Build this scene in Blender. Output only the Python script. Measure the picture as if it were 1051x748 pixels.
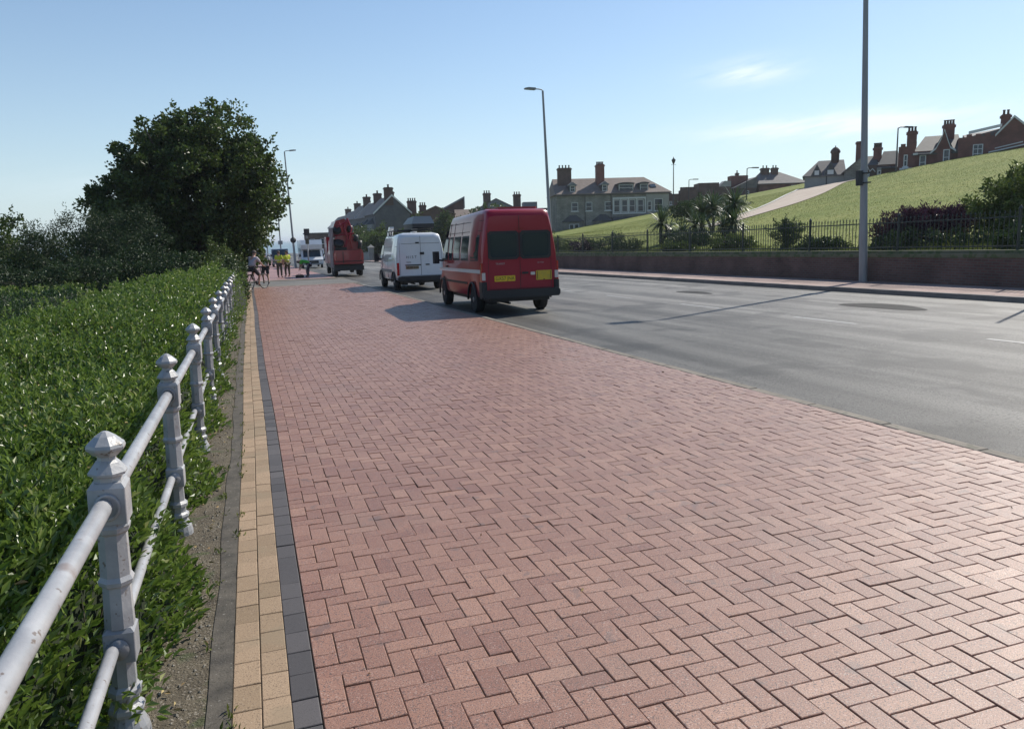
import bpy, math, random
import numpy as np
from mathutils import Vector, Matrix, Euler, noise as mnoise
R = math.radians
random.seed(7); rng = np.random.default_rng(7)
for o in list(bpy.data.objects): bpy.data.objects.remove(o)
scene = bpy.context.scene
col = scene.collection
S = 0.0156                      # the promenade falls gently away from the camera

# ------------------------------------------------------------------ camera
cam = bpy.data.cameras.new('camera'); co = bpy.data.objects.new('camera', cam); col.objects.link(co)
cam.sensor_width = 36; cam.lens = 790/1051*36; cam.clip_end = 40000; cam.clip_start = .05
r_ = Vector((.94644, -.32154, -.02956)); u_ = Vector((.08142, .14904, .98547)); b_ = Vector((-.31246, -.93509, .16724))
m = Matrix((r_, u_, b_)).transposed().to_4x4(); m.translation = (0, 0, 1.57)
co.matrix_world = m
scene.camera = co

# ------------------------------------------------------------------ light
HAZE = .00022
SUN_EL, SUN_AZ = 41.5, 60.9     # azimuth clockwise from +Y
w = bpy.data.worlds.new('World'); scene.world = w; w.use_nodes = True
nt = w.node_tree; N = nt.nodes; L = nt.links
bg = N['Background']; bg.inputs[1].default_value = .122
sky = N.new('ShaderNodeTexSky'); sky.sky_type = 'NISHITA'; sky.sun_disc = False
sky.sun_elevation = R(SUN_EL); sky.sun_rotation = R(SUN_AZ); sky.altitude = 0
sky.air_density = 1.0; sky.dust_density = .3; sky.ozone_density = 2.2
# thin wisps of cloud, laid out by direction over the hill
tc = N.new('ShaderNodeTexCoord'); sp = N.new('ShaderNodeSeparateXYZ'); L.new(tc.outputs['Generated'], sp.inputs[0])
def wm(op, a, b=None, c=None, clamp=False):
    n = N.new('ShaderNodeMath'); n.operation = op; n.use_clamp = clamp
    for i, v in enumerate((a, b, c)):
        if v is None: continue
        if isinstance(v, (int, float)): n.inputs[i].default_value = v
        else: L.new(v, n.inputs[i])
    return n.outputs[0]
az = wm('ARCTAN2', sp.outputs[0], sp.outputs[1]); el = wm('ARCSINE', sp.outputs[2])
cv = N.new('ShaderNodeCombineXYZ'); L.new(wm('MULTIPLY', az, 7), cv.inputs[0])
L.new(wm('SUBTRACT', wm('MULTIPLY', el, 42), wm('MULTIPLY', az, 7)), cv.inputs[1])
no = N.new('ShaderNodeTexNoise'); no.inputs['Scale'].default_value = 1.6; no.inputs['Detail'].default_value = 7; no.inputs['Roughness'].default_value = .55
L.new(cv.outputs[0], no.inputs['Vector'])
def gauss(azc, azw, elc, elw):
    a = wm('POWER', wm('DIVIDE', wm('SUBTRACT', az, R(azc)), R(azw)), 2)
    e = wm('POWER', wm('DIVIDE', wm('SUBTRACT', el, R(elc)), R(elw)), 2)
    return wm('EXPONENT', wm('MULTIPLY', wm('ADD', a, e), -1))
tilt = None
g1 = gauss(41.5, 7.5, 6.4, .75); g2 = gauss(35.5, 3., 10.2, .8); g3 = gauss(-3, 9, 3.6, 1.1)
gs = wm('ADD', wm('ADD', wm('MULTIPLY', g1, 1.5), wm('MULTIPLY', g2, .75)), wm('MULTIPLY', g3, .35))
cl = wm('MULTIPLY', wm('SUBTRACT', no.outputs[0], .30), 3.6, clamp=True)
fac = wm('MULTIPLY', wm('MULTIPLY', cl, gs), .85, clamp=True)
mx = N.new('ShaderNodeMixRGB'); L.new(fac, mx.inputs[0]); L.new(sky.outputs[0], mx.inputs[1]); mx.inputs[2].default_value = (9.2, 9.6, 10.2, 1)
hs = N.new('ShaderNodeHueSaturation'); hs.inputs['Saturation'].default_value = 1.06; L.new(mx.outputs[0], hs.inputs['Color'])
# pale marine air low over the horizon
hz = wm('MULTIPLY', wm('EXPONENT', wm('MULTIPLY', wm('ABSOLUTE', el), -6.5)), .8)
mh = N.new('ShaderNodeMixRGB'); L.new(hz, mh.inputs[0]); L.new(hs.outputs[0], mh.inputs[1]); mh.inputs[2].default_value = (4.6, 5.9, 6.8, 1)
L.new(mh.outputs[0], bg.inputs[0])
sl = bpy.data.lights.new('sun', 'SUN'); so = bpy.data.objects.new('sun', sl); col.objects.link(so)
sl.energy = 5.0; sl.angle = R(.53); sl.color = (1, .94, .84)
sd = Vector((math.sin(R(SUN_AZ))*math.cos(R(SUN_EL)), math.cos(R(SUN_AZ))*math.cos(R(SUN_EL)), math.sin(R(SUN_EL))))
so.rotation_euler = sd.to_track_quat('Z', 'Y').to_euler(); so.location = (30, 20, 40)
vs = scene.view_settings; vs.view_transform = 'Standard'; vs.look = 'None'; vs.exposure = 0.10; vs.gamma = 1
vs.use_curve_mapping = False
scene.render.engine = 'CYCLES'
scene.render.resolution_x = 1024; scene.render.resolution_y = 728

# ------------------------------------------------------------------ materials
def mat(name, c, rough=.8, c2=None, scale=5., detail=6, bump=0., bscale=60., spec=.5, metal=0., coat=0., attr=None, stretch=None, speck=None, transl=0., emit=None, contrast=1.6, c3=None, bdist=.02):
    m = bpy.data.materials.new(name); m.use_nodes = True; t = m.node_tree; n = t.nodes; l = t.links
    b = n['Principled BSDF']; b.inputs['Roughness'].default_value = rough; b.inputs['Metallic'].default_value = metal
    b.inputs['Specular IOR Level'].default_value = spec; b.inputs['Coat Weight'].default_value = coat; b.inputs['Coat Roughness'].default_value = .05
    c = (*c, 1)
    b.inputs['Base Color'].default_value = c
    g = n.new('ShaderNodeNewGeometry'); vec = g.outputs['Position']
    if stretch:
        mp = n.new('ShaderNodeMapping'); mp.inputs['Scale'].default_value = stretch; l.new(vec, mp.inputs[0]); svec = mp.outputs[0]
    else: svec = vec
    out = None
    if attr:
        a = n.new('ShaderNodeAttribute'); a.attribute_name = attr
        rp = n.new('ShaderNodeValToRGB'); l.new(a.outputs['Fac'], rp.inputs[0])
        rp.color_ramp.elements[0].color = c; rp.color_ramp.elements[1].color = (*(c2 or c[:3]), 1)
        if c3: e = rp.color_ramp.elements.new(.9); e.color = (*c2, 1); rp.color_ramp.elements[-1].color = (*c3, 1)
        out = rp.outputs[0]
    elif c2:
        x = n.new('ShaderNodeTexNoise'); x.inputs['Scale'].default_value = scale; x.inputs['Detail'].default_value = detail; x.inputs['Roughness'].default_value = .62
        l.new(svec, x.inputs['Vector'])
        mr = n.new('ShaderNodeMapRange'); mr.inputs[1].default_value = .5-.5/contrast/1.6; mr.inputs[2].default_value = .5+.5/contrast/1.6; l.new(x.outputs[0], mr.inputs[0])
        mm = n.new('ShaderNodeMixRGB'); l.new(mr.outputs[0], mm.inputs[0]); mm.inputs[1].default_value = c; mm.inputs[2].default_value = (*c2, 1)
        out = mm.outputs[0]
    if speck:      # (colour, scale, threshold, amount)
        for (sc, ss, th, am) in (speck if isinstance(speck, list) else [speck]):
            x = n.new('ShaderNodeTexNoise'); x.inputs['Scale'].default_value = ss; x.inputs['Detail'].default_value = 2; l.new(vec, x.inputs['Vector'])
            mr = n.new('ShaderNodeMapRange'); mr.inputs[1].default_value = th; mr.inputs[2].default_value = th+.06; mr.inputs[4].default_value = am; l.new(x.outputs[0], mr.inputs[0])
            mm = n.new('ShaderNodeMixRGB'); l.new(mr.outputs[0], mm.inputs[0])
            if out: l.new(out, mm.inputs[1])
            else: mm.inputs[1].default_value = c
            mm.inputs[2].default_value = (*sc, 1); out = mm.outputs[0]
    if out: l.new(out, b.inputs['Base Color'])
    if bump:
        x = n.new('ShaderNodeTexNoise'); x.inputs['Scale'].default_value = bscale; x.inputs['Detail'].default_value = 5; l.new(vec, x.inputs['Vector'])
        bp = n.new('ShaderNodeBump'); bp.inputs['Strength'].default_value = bump; bp.inputs['Distance'].default_value = bdist; l.new(x.outputs[0], bp.inputs['Height']); l.new(bp.outputs[0], b.inputs['Normal'])
    if transl:
        tr = n.new('ShaderNodeBsdfTranslucent'); ms = n.new('ShaderNodeMixShader'); ms.inputs[0].default_value = transl
        if out: l.new(out, tr.inputs[0])
        else: tr.inputs[0].default_value = c
        l.new(b.outputs[0], ms.inputs[1]); l.new(tr.outputs[0], ms.inputs[2]); l.new(ms.outputs[0], n['Material Output'].inputs[0])
    return m
def brickmat(name, c1, c2, mortar, scale=1., rough=.9, w=.225, h=.075, ms=.01, vertical=True, bump=.3):
    m = mat(name, c1, rough); t = m.node_tree; n = t.nodes; l = t.links; b = n['Principled BSDF']
    tcn = n.new('ShaderNodeTexCoord'); sx = n.new('ShaderNodeSeparateXYZ'); l.new(tcn.outputs['Object'], sx.inputs[0]); cx = n.new('ShaderNodeCombineXYZ')
    if vertical:
        ad = n.new('ShaderNodeMath'); l.new(sx.outputs[0], ad.inputs[0]); l.new(sx.outputs[1], ad.inputs[1]); l.new(ad.outputs[0], cx.inputs[0]); l.new(sx.outputs[2], cx.inputs[1])
    else: l.new(sx.outputs[0], cx.inputs[0]); l.new(sx.outputs[1], cx.inputs[1])
    br = n.new('ShaderNodeTexBrick'); br.inputs['Scale'].default_value = scale; br.inputs['Brick Width'].default_value = w; br.inputs['Row Height'].default_value = h
    br.inputs['Mortar Size'].default_value = ms; br.inputs['Color1'].default_value = (*c1, 1); br.inputs['Color2'].default_value = (*c2, 1); br.inputs['Mortar'].default_value = (*mortar, 1)
    l.new(cx.outputs[0], br.inputs[0])
    x = n.new('ShaderNodeTexNoise'); x.inputs['Scale'].default_value = .8; x.inputs['Detail'].default_value = 6; l.new(tcn.outputs['Object'], x.inputs['Vector'])
    mr = n.new('ShaderNodeMapRange'); mr.inputs[1].default_value = .3; mr.inputs[2].default_value = .7; mr.inputs[3].default_value = .65; mr.inputs[4].default_value = 1.25; l.new(x.outputs[0], mr.inputs[0])
    mm = n.new('ShaderNodeVectorMath'); mm.operation = 'SCALE'; l.new(br.outputs[0], mm.inputs[0]); l.new(mr.outputs[0], mm.inputs['Scale']); l.new(mm.outputs[0], b.inputs['Base Color'])
    bp = n.new('ShaderNodeBump'); bp.inputs['Strength'].default_value = bump; bp.inputs['Distance'].default_value = .01; bp.invert = True; l.new(br.outputs['Fac'], bp.inputs['Height']); l.new(bp.outputs[0], b.inputs['Normal'])
    return m
M = {}
M['paver'] = mat('red_paver', (.25, .117, .078), .44, (.365, .195, .13), attr='rnd', bump=.6, bscale=300, bdist=.0025, speck=[((.07, .05, .045), 200, .54, .85), ((.60, .48, .42), 170, .61, .5), ((.18, .13, .10), 1.3, .60, .15), ((.12, .09, .08), 9, .66, .45)])
M['tan'] = mat('tan_paver', (.25, .175, .105), .75, (.40, .28, .18), attr='rnd', bump=.4, bscale=400, bdist=.002, speck=[((.12, .08, .05), 200, .56, .75), ((.62, .5, .36), 170, .63, .35), ((.25, .19, .12), 3, .55, .5)])
M['black'] = mat('charcoal_paver', (.055, .05, .052), .7, (.10, .09, .09), attr='rnd', bump=.4, bscale=400, bdist=.002, speck=[((.02, .02, .02), 230, .6, .7), ((.22, .2, .2), 210, .66, .4)])
M['joint'] = mat('joint_sand', (.09, .07, .05), .95, (.19, .155, .10), scale=3)
M['farpave'] = brickmat('far_paving', (.27, .14, .12), (.35, .19, .165), (.12, .07, .06), w=.2, h=.1, ms=.004, vertical=False, rough=.55, bump=.1)
M['asphalt'] = mat('asphalt', (.068, .065, .060), .60, (.22, .21, .19), scale=.6, detail=5, stretch=(2.2, .12, 1), bump=.55, bscale=90, bdist=.009, spec=.22, speck=[((.28, .27, .245), 70, .56, .65), ((.022, .022, .022), 48, .56, .75), ((.30, .29, .26), 22, .66, .5), ((.035, .034, .033), .7, .56, .5), ((.20, .19, .175), 1.7, .63, .35)], contrast=2.6)
# the lane beside the kerb is darker and coarser than the polished running lanes
_t = M['asphalt'].node_tree; _b = _t.nodes['Principled BSDF']; _src = _b.inputs['Base Color'].links[0].from_socket
_g = _t.nodes.new('ShaderNodeNewGeometry'); _s = _t.nodes.new('ShaderNodeSeparateXYZ'); _t.links.new(_g.outputs['Position'], _s.inputs[0])
_n = _t.nodes.new('ShaderNodeTexNoise'); _n.inputs['Scale'].default_value = .35; _n.inputs['Detail'].default_value = 4; _t.links.new(_g.outputs['Position'], _n.inputs['Vector'])
_m = _t.nodes.new('ShaderNodeMath'); _m.operation = 'MULTIPLY_ADD'; _t.links.new(_n.outputs[0], _m.inputs[0]); _m.inputs[1].default_value = 2.4; _t.links.new(_s.outputs[0], _m.inputs[2])
_r = _t.nodes.new('ShaderNodeValToRGB'); _mr = _t.nodes.new('ShaderNodeMapRange'); _mr.inputs[1].default_value = 5; _mr.inputs[2].default_value = 18; _t.links.new(_m.outputs[0], _mr.inputs[0]); _t.links.new(_mr.outputs[0], _r.inputs[0])
for _p, _c in ((0, .62), (.17, .6), (.24, .95), (.30, .72), (.40, 1.0), (.46, .8), (.52, 1.15), (.62, 1.25), (.68, 1.0), (.8, 1.3), (1, 1.1)):
    _e = _r.color_ramp.elements[0] if _p == 0 else (_r.color_ramp.elements[-1] if _p == 1 else _r.color_ramp.elements.new(_p)); _e.color = (_c/1.5,)*3+(1,)
_v = _t.nodes.new('ShaderNodeVectorMath'); _v.operation = 'MULTIPLY'; _t.links.new(_src, _v.inputs[0]); _t.links.new(_r.outputs[0], _v.inputs[1])
_w = _t.nodes.new('ShaderNodeVectorMath'); _w.operation = 'SCALE'; _w.inputs['Scale'].default_value = 1.4; _t.links.new(_v.outputs[0], _w.inputs[0]); _t.links.new(_w.outputs[0], _b.inputs['Base Color'])
M['asphalt2'] = mat('asphalt_patch', (.014, .014, .015), .75, (.03, .03, .03), spec=.15, scale=2, bump=.5, bscale=120, bdist=.006)
M['oldasphalt'] = mat('old_asphalt', (.09, .085, .078), .75, (.16, .15, .13), scale=.7, bump=.5, bscale=120, bdist=.004, speck=((.25, .23, .2), 140, .62, .5))
M['gravel'] = mat('dirt_gravel', (.07, .056, .038), .95, (.15, .125, .085), scale=7, bump=1., bscale=110, bdist=.012, speck=[((.30, .27, .22), 95, .60, .8), ((.02, .02, .015), 80, .62, .7), ((.05, .075, .02), 5, .58, .6)])
M['edging'] = mat('weathered_concrete', (.05, .045, .038), .95, (.12, .105, .085), scale=9, bump=.6, bscale=120, bdist=.005, speck=[((.3, .29, .26), 60, .67, .6), ((.03, .03, .02), 45, .62, .6)])
M['kerb'] = mat('kerb_stone', (.13, .11, .085), .8, (.22, .19, .15), scale=2.5, bump=.4, bscale=80, bdist=.005, speck=((.05, .06, .03), 12, .58, .5))
M['farkerb'] = mat('far_kerb_stone', (.16, .14, .125), .85, (.24, .21, .19), scale=2.5)
M['pinkpave'] = brickmat('pink_paving', (.30, .215, .185), (.37, .27, .235), (.15, .11, .095), w=.4, h=.4, ms=.008, vertical=False, bump=.15)
M['paint'] = mat('road_paint', (.42, .42, .40), .6, (.16, .16, .16), scale=9, contrast=1.1)
M['grass'] = mat('hill_grass', (.14, .18, .035), .95, (.26, .27, .08), scale=.22, detail=14, bump=.8, bscale=9, bdist=.09, speck=[((.06, .10, .015), 3.2, .55, .55), ((.25, .23, .10), 1.4, .60, .35)], spec=.15)
M['earth'] = mat('rough_earth', (.06, .06, .035), .95, (.09, .085, .05), scale=1)
M['path'] = mat('pale_path', (.38, .30, .23), .9, (.48, .40, .32), scale=.6)
M['white_edge'] = mat('white_kerb', (.6, .58, .54), .8)
M['sea'] = mat('sea_water', (.05, .11, .14), .28, (.07, .15, .18), scale=.02, bump=.5, bscale=.5, bdist=.3)
M['wallbrick'] = brickmat('wall_brick', (.15, .08, .066), (.11, .06, .052), (.12, .105, .095))
M['coping'] = mat('mossy_coping', (.10, .115, .06), .9, (.16, .15, .11), scale=1.5, speck=((.05, .09, .02), 4, .5, .6))
M['iron'] = mat('black_green_iron', (.022, .032, .03), .45)
M['pole'] = mat('galvanised_steel', (.25, .255, .265), .6, (.33, .335, .34), scale=2, stretch=(3, 3, .4), metal=.35)
M['darkmetal'] = mat('dark_metal', (.03, .03, .035), .5)
M['rail'] = mat('silver_paint', (.25, .255, .27), .36, (.42, .42, .425), scale=5, metal=.0, bump=.25, bscale=70, bdist=.004, speck=[((.14, .10, .075), 42, .66, .8), ((.52, .52, .53), 6, .58, .25), ((.16, .08, .04), 7, .68, .5)])
M['leaf'] = mat('hedge_leaf', (.038, .092, .012), .36, (.19, .27, .05), attr='rnd', c3=(.36, .38, .15), transl=.38, spec=.8)
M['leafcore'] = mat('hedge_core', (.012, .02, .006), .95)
M['treeleaf'] = mat('tree_leaf', (.02, .044, .008), .42, (.105, .15, .032), attr='rnd', transl=.36)
M['bushleaf'] = mat('feathery_leaf', (.014, .034, .010), .55, (.05, .085, .025), attr='rnd', transl=.2)
M['shrubleaf'] = mat('shrub_leaf', (.045, .075, .014), .45, (.12, .16, .035), attr='rnd', transl=.25)
M['darkshrub'] = mat('dark_shrub_leaf', (.02, .045, .012), .5, (.055, .09, .025), attr='rnd', transl=.2)
M['purple'] = mat('purple_leaf', (.028, .010, .022), .4, (.085, .03, .055), attr='rnd', transl=.15)
M['palm'] = mat('palm_blade', (.03, .06, .018), .42, (.10, .14, .06), attr='rnd', transl=.2)
M['flower'] = mat('pale_flower', (.45, .42, .33), .8)
M['dryleaf'] = mat('dry_leaf', (.25, .15, .06), .8, (.42, .34, .16), attr='rnd')
M['weed'] = mat('weed_leaf', (.06, .10, .015), .6, (.22, .24, .06), attr='rnd', transl=.3)
M['shadedleaf'] = mat('shaded_hedge_leaf', (.016, .045, .010), .42, (.06, .11, .028), attr='rnd', transl=.25)  # hedge leaf again, darkened in colour to stand for the shaded hollow
M['farleaf'] = mat('far_leaf', (.03, .055, .018), .5, (.10, .14, .04), attr='rnd', transl=.3)
M['gablewall'] = mat('gable_slate', (.075, .078, .088), .8, (.12, .12, .125), scale=1.2)
M['bark'] = mat('bark', (.05, .04, .03), .9, (.09, .075, .055), scale=8, bump=.6, bscale=25)
M['red'] = mat('red_paint', (.30, .003, .022), .32, (.27, .003, .02), scale=2, coat=.35, spec=.35)
M['redfade'] = mat('weathered_red_paint', (.34, .01, .016), .4, (.26, .01, .015), scale=2, coat=.5)
M['white'] = mat('white_paint', (.70, .72, .74), .3, (.62, .64, .67), scale=1.5, coat=.8)
M['glass'] = mat('dark_glass', (.010, .026, .042), .08, spec=.45)
M['tyre'] = mat('tyre_rubber', (.018, .018, .019), .8)
M['plastic'] = mat('black_plastic', (.018, .018, .02), .55)
M['chrome'] = mat('wheel_metal', (.35, .35, .36), .4, metal=.8)
M['lampred'] = mat('red_lens', (.35, .012, .012), .15, coat=1)
M['lampwhite'] = mat('clear_lens', (.6, .55, .52), .15, coat=1)
M['yellow'] = mat('yellow_plate', (.75, .50, .02), .45)
M['yellowold'] = mat('yellow_sign', (.62, .42, .02), .6, (.45, .32, .05), scale=10)
M['ink'] = mat('black_lettering', (.01, .01, .01), .6)
M['grey'] = mat('grey_plastic', (.22, .235, .25), .5)
M['blue'] = mat('dark_blue_paint', (.01, .02, .05), .3, coat=1)
M['slate'] = mat('slate', (.085, .08, .082), .75, (.145, .13, .125), scale=1.2, stretch=(1, 1, 3), bump=.3, bscale=4)
M['slatedark'] = mat('dark_slate', (.045, .05, .052), .7, (.075, .08, .08), scale=1.5)
M['tileroof'] = mat('brown_tiles', (.15, .115, .095), .8, (.21, .165, .14), scale=1.5, bump=.3, bscale=4)
M['stone'] = brickmat('grey_stone', (.27, .26, .225), (.21, .20, .175), (.17, .16, .14), w=.5, h=.22, ms=.02)
M['housebrick'] = brickmat('house_brick', (.22, .075, .055), (.17, .06, .045), (.13, .09, .08))
M['darkbrick'] = brickmat('dark_house_brick', (.13, .07, .055), (.10, .055, .045), (.09, .075, .065))
M['render'] = mat('pale_render', (.34, .33, .31), .9, (.27, .265, .25), scale=.8)
M['trim'] = mat('white_trim', (.62, .62, .60), .6)
M['lead'] = mat('grey_lead', (.16, .175, .19), .6)
M['skin'] = mat('skin', (.45, .25, .18), .6)
M['hair'] = mat('grey_hair', (.10, .08, .07), .8)
M['shirtgrey'] = mat('pale_lilac_shirt', (.42, .38, .42), .9)
M['shirtwhite'] = mat('white_shirt', (.62, .62, .64), .9)
M['shorts'] = mat('dark_shorts', (.02, .02, .028), .9)
M['hivis'] = mat('yellow_hivis', (.55, .62, .04), .8)
M['silverband'] = mat('reflective_band', (.6, .6, .58), .4)
M['olive'] = mat('olive_trousers', (.085, .08, .055), .9)
M['green'] = mat('green_vest', (.07, .42, .05), .8)
M['shoe'] = mat('shoe', (.06, .04, .05), .7)
M['foam'] = mat('pale_cover', (.34, .28, .28), .8, (.16, .10, .10), scale=3)
M['gold'] = mat('lichen_stone', (.32, .24, .10), .9, (.18, .15, .08), scale=14)

# ------------------------------------------------------------------ helpers
def tag(o, label=None, cat=None, group=None, kind=None):
    if label: o['label'] = label
    if cat: o['category'] = cat
    if group: o['group'] = group
    if kind: o['kind'] = kind
    return o
def empty(name, loc=(0, 0, 0), rz=0., label=None, cat=None, group=None):
    o = bpy.data.objects.new(name, None); col.objects.link(o); o.location = loc; o.rotation_euler = (0, 0, rz); o.empty_display_size = .3
    return tag(o, label, cat, group)
class MB:
    def __init__(s): s.v = []; s.f = []; s.mi = []; s.sm = []
    def add(s, vs, fs, mi=0, sm=False, T=None):
        k = len(s.v)
        if T is not None: vs = [T @ Vector(p) for p in vs]
        s.v += [tuple(p) for p in vs]
        for f in fs: s.f.append(tuple(i+k for i in f)); s.mi.append(mi); s.sm.append(sm)
        return s
    def box(s, x0, x1, y0, y1, z0, z1, mi=0, T=None, bev=0):
        if bev:
            b = min(bev, abs(x1-x0)*.45, abs(y1-y0)*.45)
            ring = [(x0+b, y0), (x1-b, y0), (x1, y0+b), (x1, y1-b), (x1-b, y1), (x0+b, y1), (x0, y1-b), (x0, y0+b)]
            return s.prism(ring, z0, z1, mi, T)
        v = [(x0, y0, z0), (x1, y0, z0), (x1, y1, z0), (x0, y1, z0), (x0, y0, z1), (x1, y0, z1), (x1, y1, z1), (x0, y1, z1)]
        return s.add(v, [(0, 3, 2, 1), (4, 5, 6, 7), (0, 1, 5, 4), (1, 2, 6, 5), (2, 3, 7, 6), (3, 0, 4, 7)], mi, False, T)
    def prism(s, ring, z0, z1, mi=0, T=None):
        n = len(ring)
        v = [(x, y, z0) for x, y in ring]+[(x, y, z1) for x, y in ring]
        f = [tuple(range(n))[::-1], tuple(range(n, 2*n))]+[(i, (i+1) % n, n+(i+1) % n, n+i) for i in range(n)]
        return s.add(v, f, mi, False, T)
    def prismY(s, ring, y0, y1, mi=0, T=None):     # ring in (x, z), extruded along y
        n = len(ring)
        v = [(x, y0, z) for x, z in ring]+[(x, y1, z) for x, z in ring]
        f = [tuple(range(n)), tuple(range(n, 2*n))[::-1]]+[(i, n+i, n+(i+1) % n, (i+1) % n) for i in range(n)]
        return s.add(v, f, mi, False, T)
    def prismX(s, ring, x0, x1, mi=0, T=None):     # ring in (y, z), extruded along x
        n = len(ring)
        v = [(x0, y, z) for y, z in ring]+[(x1, y, z) for y, z in ring]
        f = [tuple(range(n))[::-1], tuple(range(n, 2*n))]+[(i, (i+1) % n, n+(i+1) % n, n+i) for i in range(n)]
        return s.add(v, f, mi, False, T)
    def tube(s, pts, rad, seg=8, mi=0, sm=True, caps=True, T=None, rot=0.):
        pts = [Vector(p) for p in pts]; n = len(pts)
        if not hasattr(rad, '__len__'): rad = [rad]*n
        vs = []; fs = []
        d0 = (pts[1]-pts[0]).normalized(); a = Vector((0, 0, 1)) if abs(d0.z) < .9 else Vector((1, 0, 0))
        side = d0.cross(a).normalized()
        for i, p in enumerate(pts):
            d = (pts[min(i+1, n-1)]-pts[max(i-1, 0)]).normalized()
            side = (side-d*side.dot(d)).normalized(); up = d.cross(side)
            for k in range(seg):
                t = 2*math.pi*k/seg+rot
                vs.append(p+(side*math.cos(t)+up*math.sin(t))*rad[i])
        for i in range(n-1):
            for k in range(seg):
                fs.append((i*seg+k, i*seg+(k+1) % seg, (i+1)*seg+(k+1) % seg, (i+1)*seg+k))
        s.add(vs, fs, mi, sm, T)
        if caps:
            s.add([vs[k] for k in range(seg)], [tuple(range(seg))[::-1]], mi, False, T); s.add([vs[(n-1)*seg+k] for k in range(seg)], [tuple(range(seg))], mi, False, T)
        return s
    def lathe(s, prof, seg=16, mi=0, sm=True, c=(0, 0, 0), T=None, rot=0., xy=(1, 1)):      # prof: (r, z)
        vs = []; fs = []
        for r, z in prof:
            for k in range(seg):
                t = 2*math.pi*(k+rot)/seg; vs.append((c[0]+r*math.cos(t)*xy[0], c[1]+r*math.sin(t)*xy[1], c[2]+z))
        n = len(prof)
        for i in range(n-1):
            for k in range(seg): fs.append((i*seg+k, i*seg+(k+1) % seg, (i+1)*seg+(k+1) % seg, (i+1)*seg+k))
        fs.append(tuple(range(seg))[::-1]); fs.append(tuple(range((n-1)*seg, n*seg)))
        return s.add(vs, fs, mi, sm, T)
    def build(s, name, mats, parent=None, loc=None, rz=0., auto=None):
        me = bpy.data.meshes.new(name); me.from_pydata(s.v, [], s.f)
        if not isinstance(mats, (list, tuple)): mats = [mats]
        for m_ in mats: me.materials.append(m_)
        me.polygons.foreach_set('material_index', s.mi); me.polygons.foreach_set('use_smooth', s.sm); me.update()
        if auto is not None: me.set_sharp_from_angle(angle=R(auto))
        o = bpy.data.objects.new(name, me); col.objects.link(o)
        if parent: o.parent = parent
        if loc is not None: o.location = loc
        o.rotation_euler = (0, 0, rz)
        return o
def copy_tree(o, parent=None):
    c = o.copy(); col.objects.link(c); c.parent = parent
    for ch in [k for k in bpy.data.objects if k.parent == o]: copy_tree(ch, c)
    return c
def npmesh(name, V, F, mats, mi=None, rnd=None, parent=None, smooth=False, loc=None):
    me = bpy.data.meshes.new(name); nv = len(V); nf = len(F); k = F.shape[1]
    me.vertices.add(nv); me.vertices.foreach_set('co', V.astype(np.float32).ravel())
    me.loops.add(nf*k); me.loops.foreach_set('vertex_index', F.astype(np.int32).ravel())
    me.polygons.add(nf); me.polygons.foreach_set('loop_start', np.arange(0, nf*k, k, dtype=np.int32)); me.polygons.foreach_set('loop_total', np.full(nf, k, dtype=np.int32))
    for m_ in (mats if isinstance(mats, (list, tuple)) else [mats]): me.materials.append(m_)
    if mi is not None: me.polygons.foreach_set('material_index', mi.astype(np.int32))
    me.polygons.foreach_set('use_smooth', np.full(nf, smooth))
    if rnd is not None:
        a = me.attributes.new('rnd', 'FLOAT', 'POINT'); a.data.foreach_set('value', rnd.astype(np.float32))
    me.update(calc_edges=True); me.validate()
    o = bpy.data.objects.new(name, me); col.objects.link(o)
    if parent: o.parent = parent
    if loc is not None: o.location = loc
    return o
def leafgeo(P, D, ln, wd, rnd=None, fold=.25):
    n = len(P); D = D/np.linalg.norm(D, axis=1, keepdims=True)
    A = rng.normal(size=(n, 3)); A[:, 2] *= .35; Sd = np.cross(D, A); Sd /= np.linalg.norm(Sd, axis=1, keepdims=True)+1e-9
    U = np.cross(Sd, D); ln = np.broadcast_to(ln, (n,))[:, None]; wd = np.broadcast_to(wd, (n,))[:, None]
    up = np.where(U[:, 2:3] < 0, -1., 1.)*U
    b = P; t = P+D*ln-up*ln*.12; l = P+D*ln*.45+Sd*wd*.5+up*wd*fold; r = P+D*ln*.45-Sd*wd*.5+up*wd*fold
    V = np.stack([b, l, t, r], 1).reshape(-1, 3); i = np.arange(n)*4
    F = np.concatenate([np.stack([i, i+2, i+1], 1), np.stack([i, i+3, i+2], 1)])
    if rnd is None: rnd = rng.random(n)
    return V, F, np.repeat(rnd, 4)
def merge(parts):
    Vs = []; Fs = []; Rs = []; k = 0
    for V, F, r in parts: Vs.append(V); Fs.append(F+k); Rs.append(r); k += len(V)
    return np.concatenate(Vs), np.concatenate(Fs), np.concatenate(Rs)
def text(name, body, size, m_, parent, loc, rot, align='CENTER', ext=.001, sx=1.):
    cu = bpy.data.curves.new(name, 'FONT'); cu.body = body; cu.size = size; cu.extrude = ext; cu.align_x = align; cu.align_y = 'CENTER'; cu.resolution_u = 3
    t = bpy.data.objects.new(name+'_c', cu); col.objects.link(t); bpy.context.view_layer.update()
    me = bpy.data.meshes.new_from_object(t.evaluated_get(bpy.context.evaluated_depsgraph_get())); bpy.data.objects.remove(t)
    me.materials.clear(); me.materials.append(m_); me.name = name
    o = bpy.data.objects.new(name, me); col.objects.link(o); o.parent = parent; o.location = loc; o.rotation_euler = rot; o.scale = (sx, 1, 1)
    return o
def sstep(a, b, x):
    t = np.clip((x-a)/(b-a), 0, 1); return t*t*(3-2*t)
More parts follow.
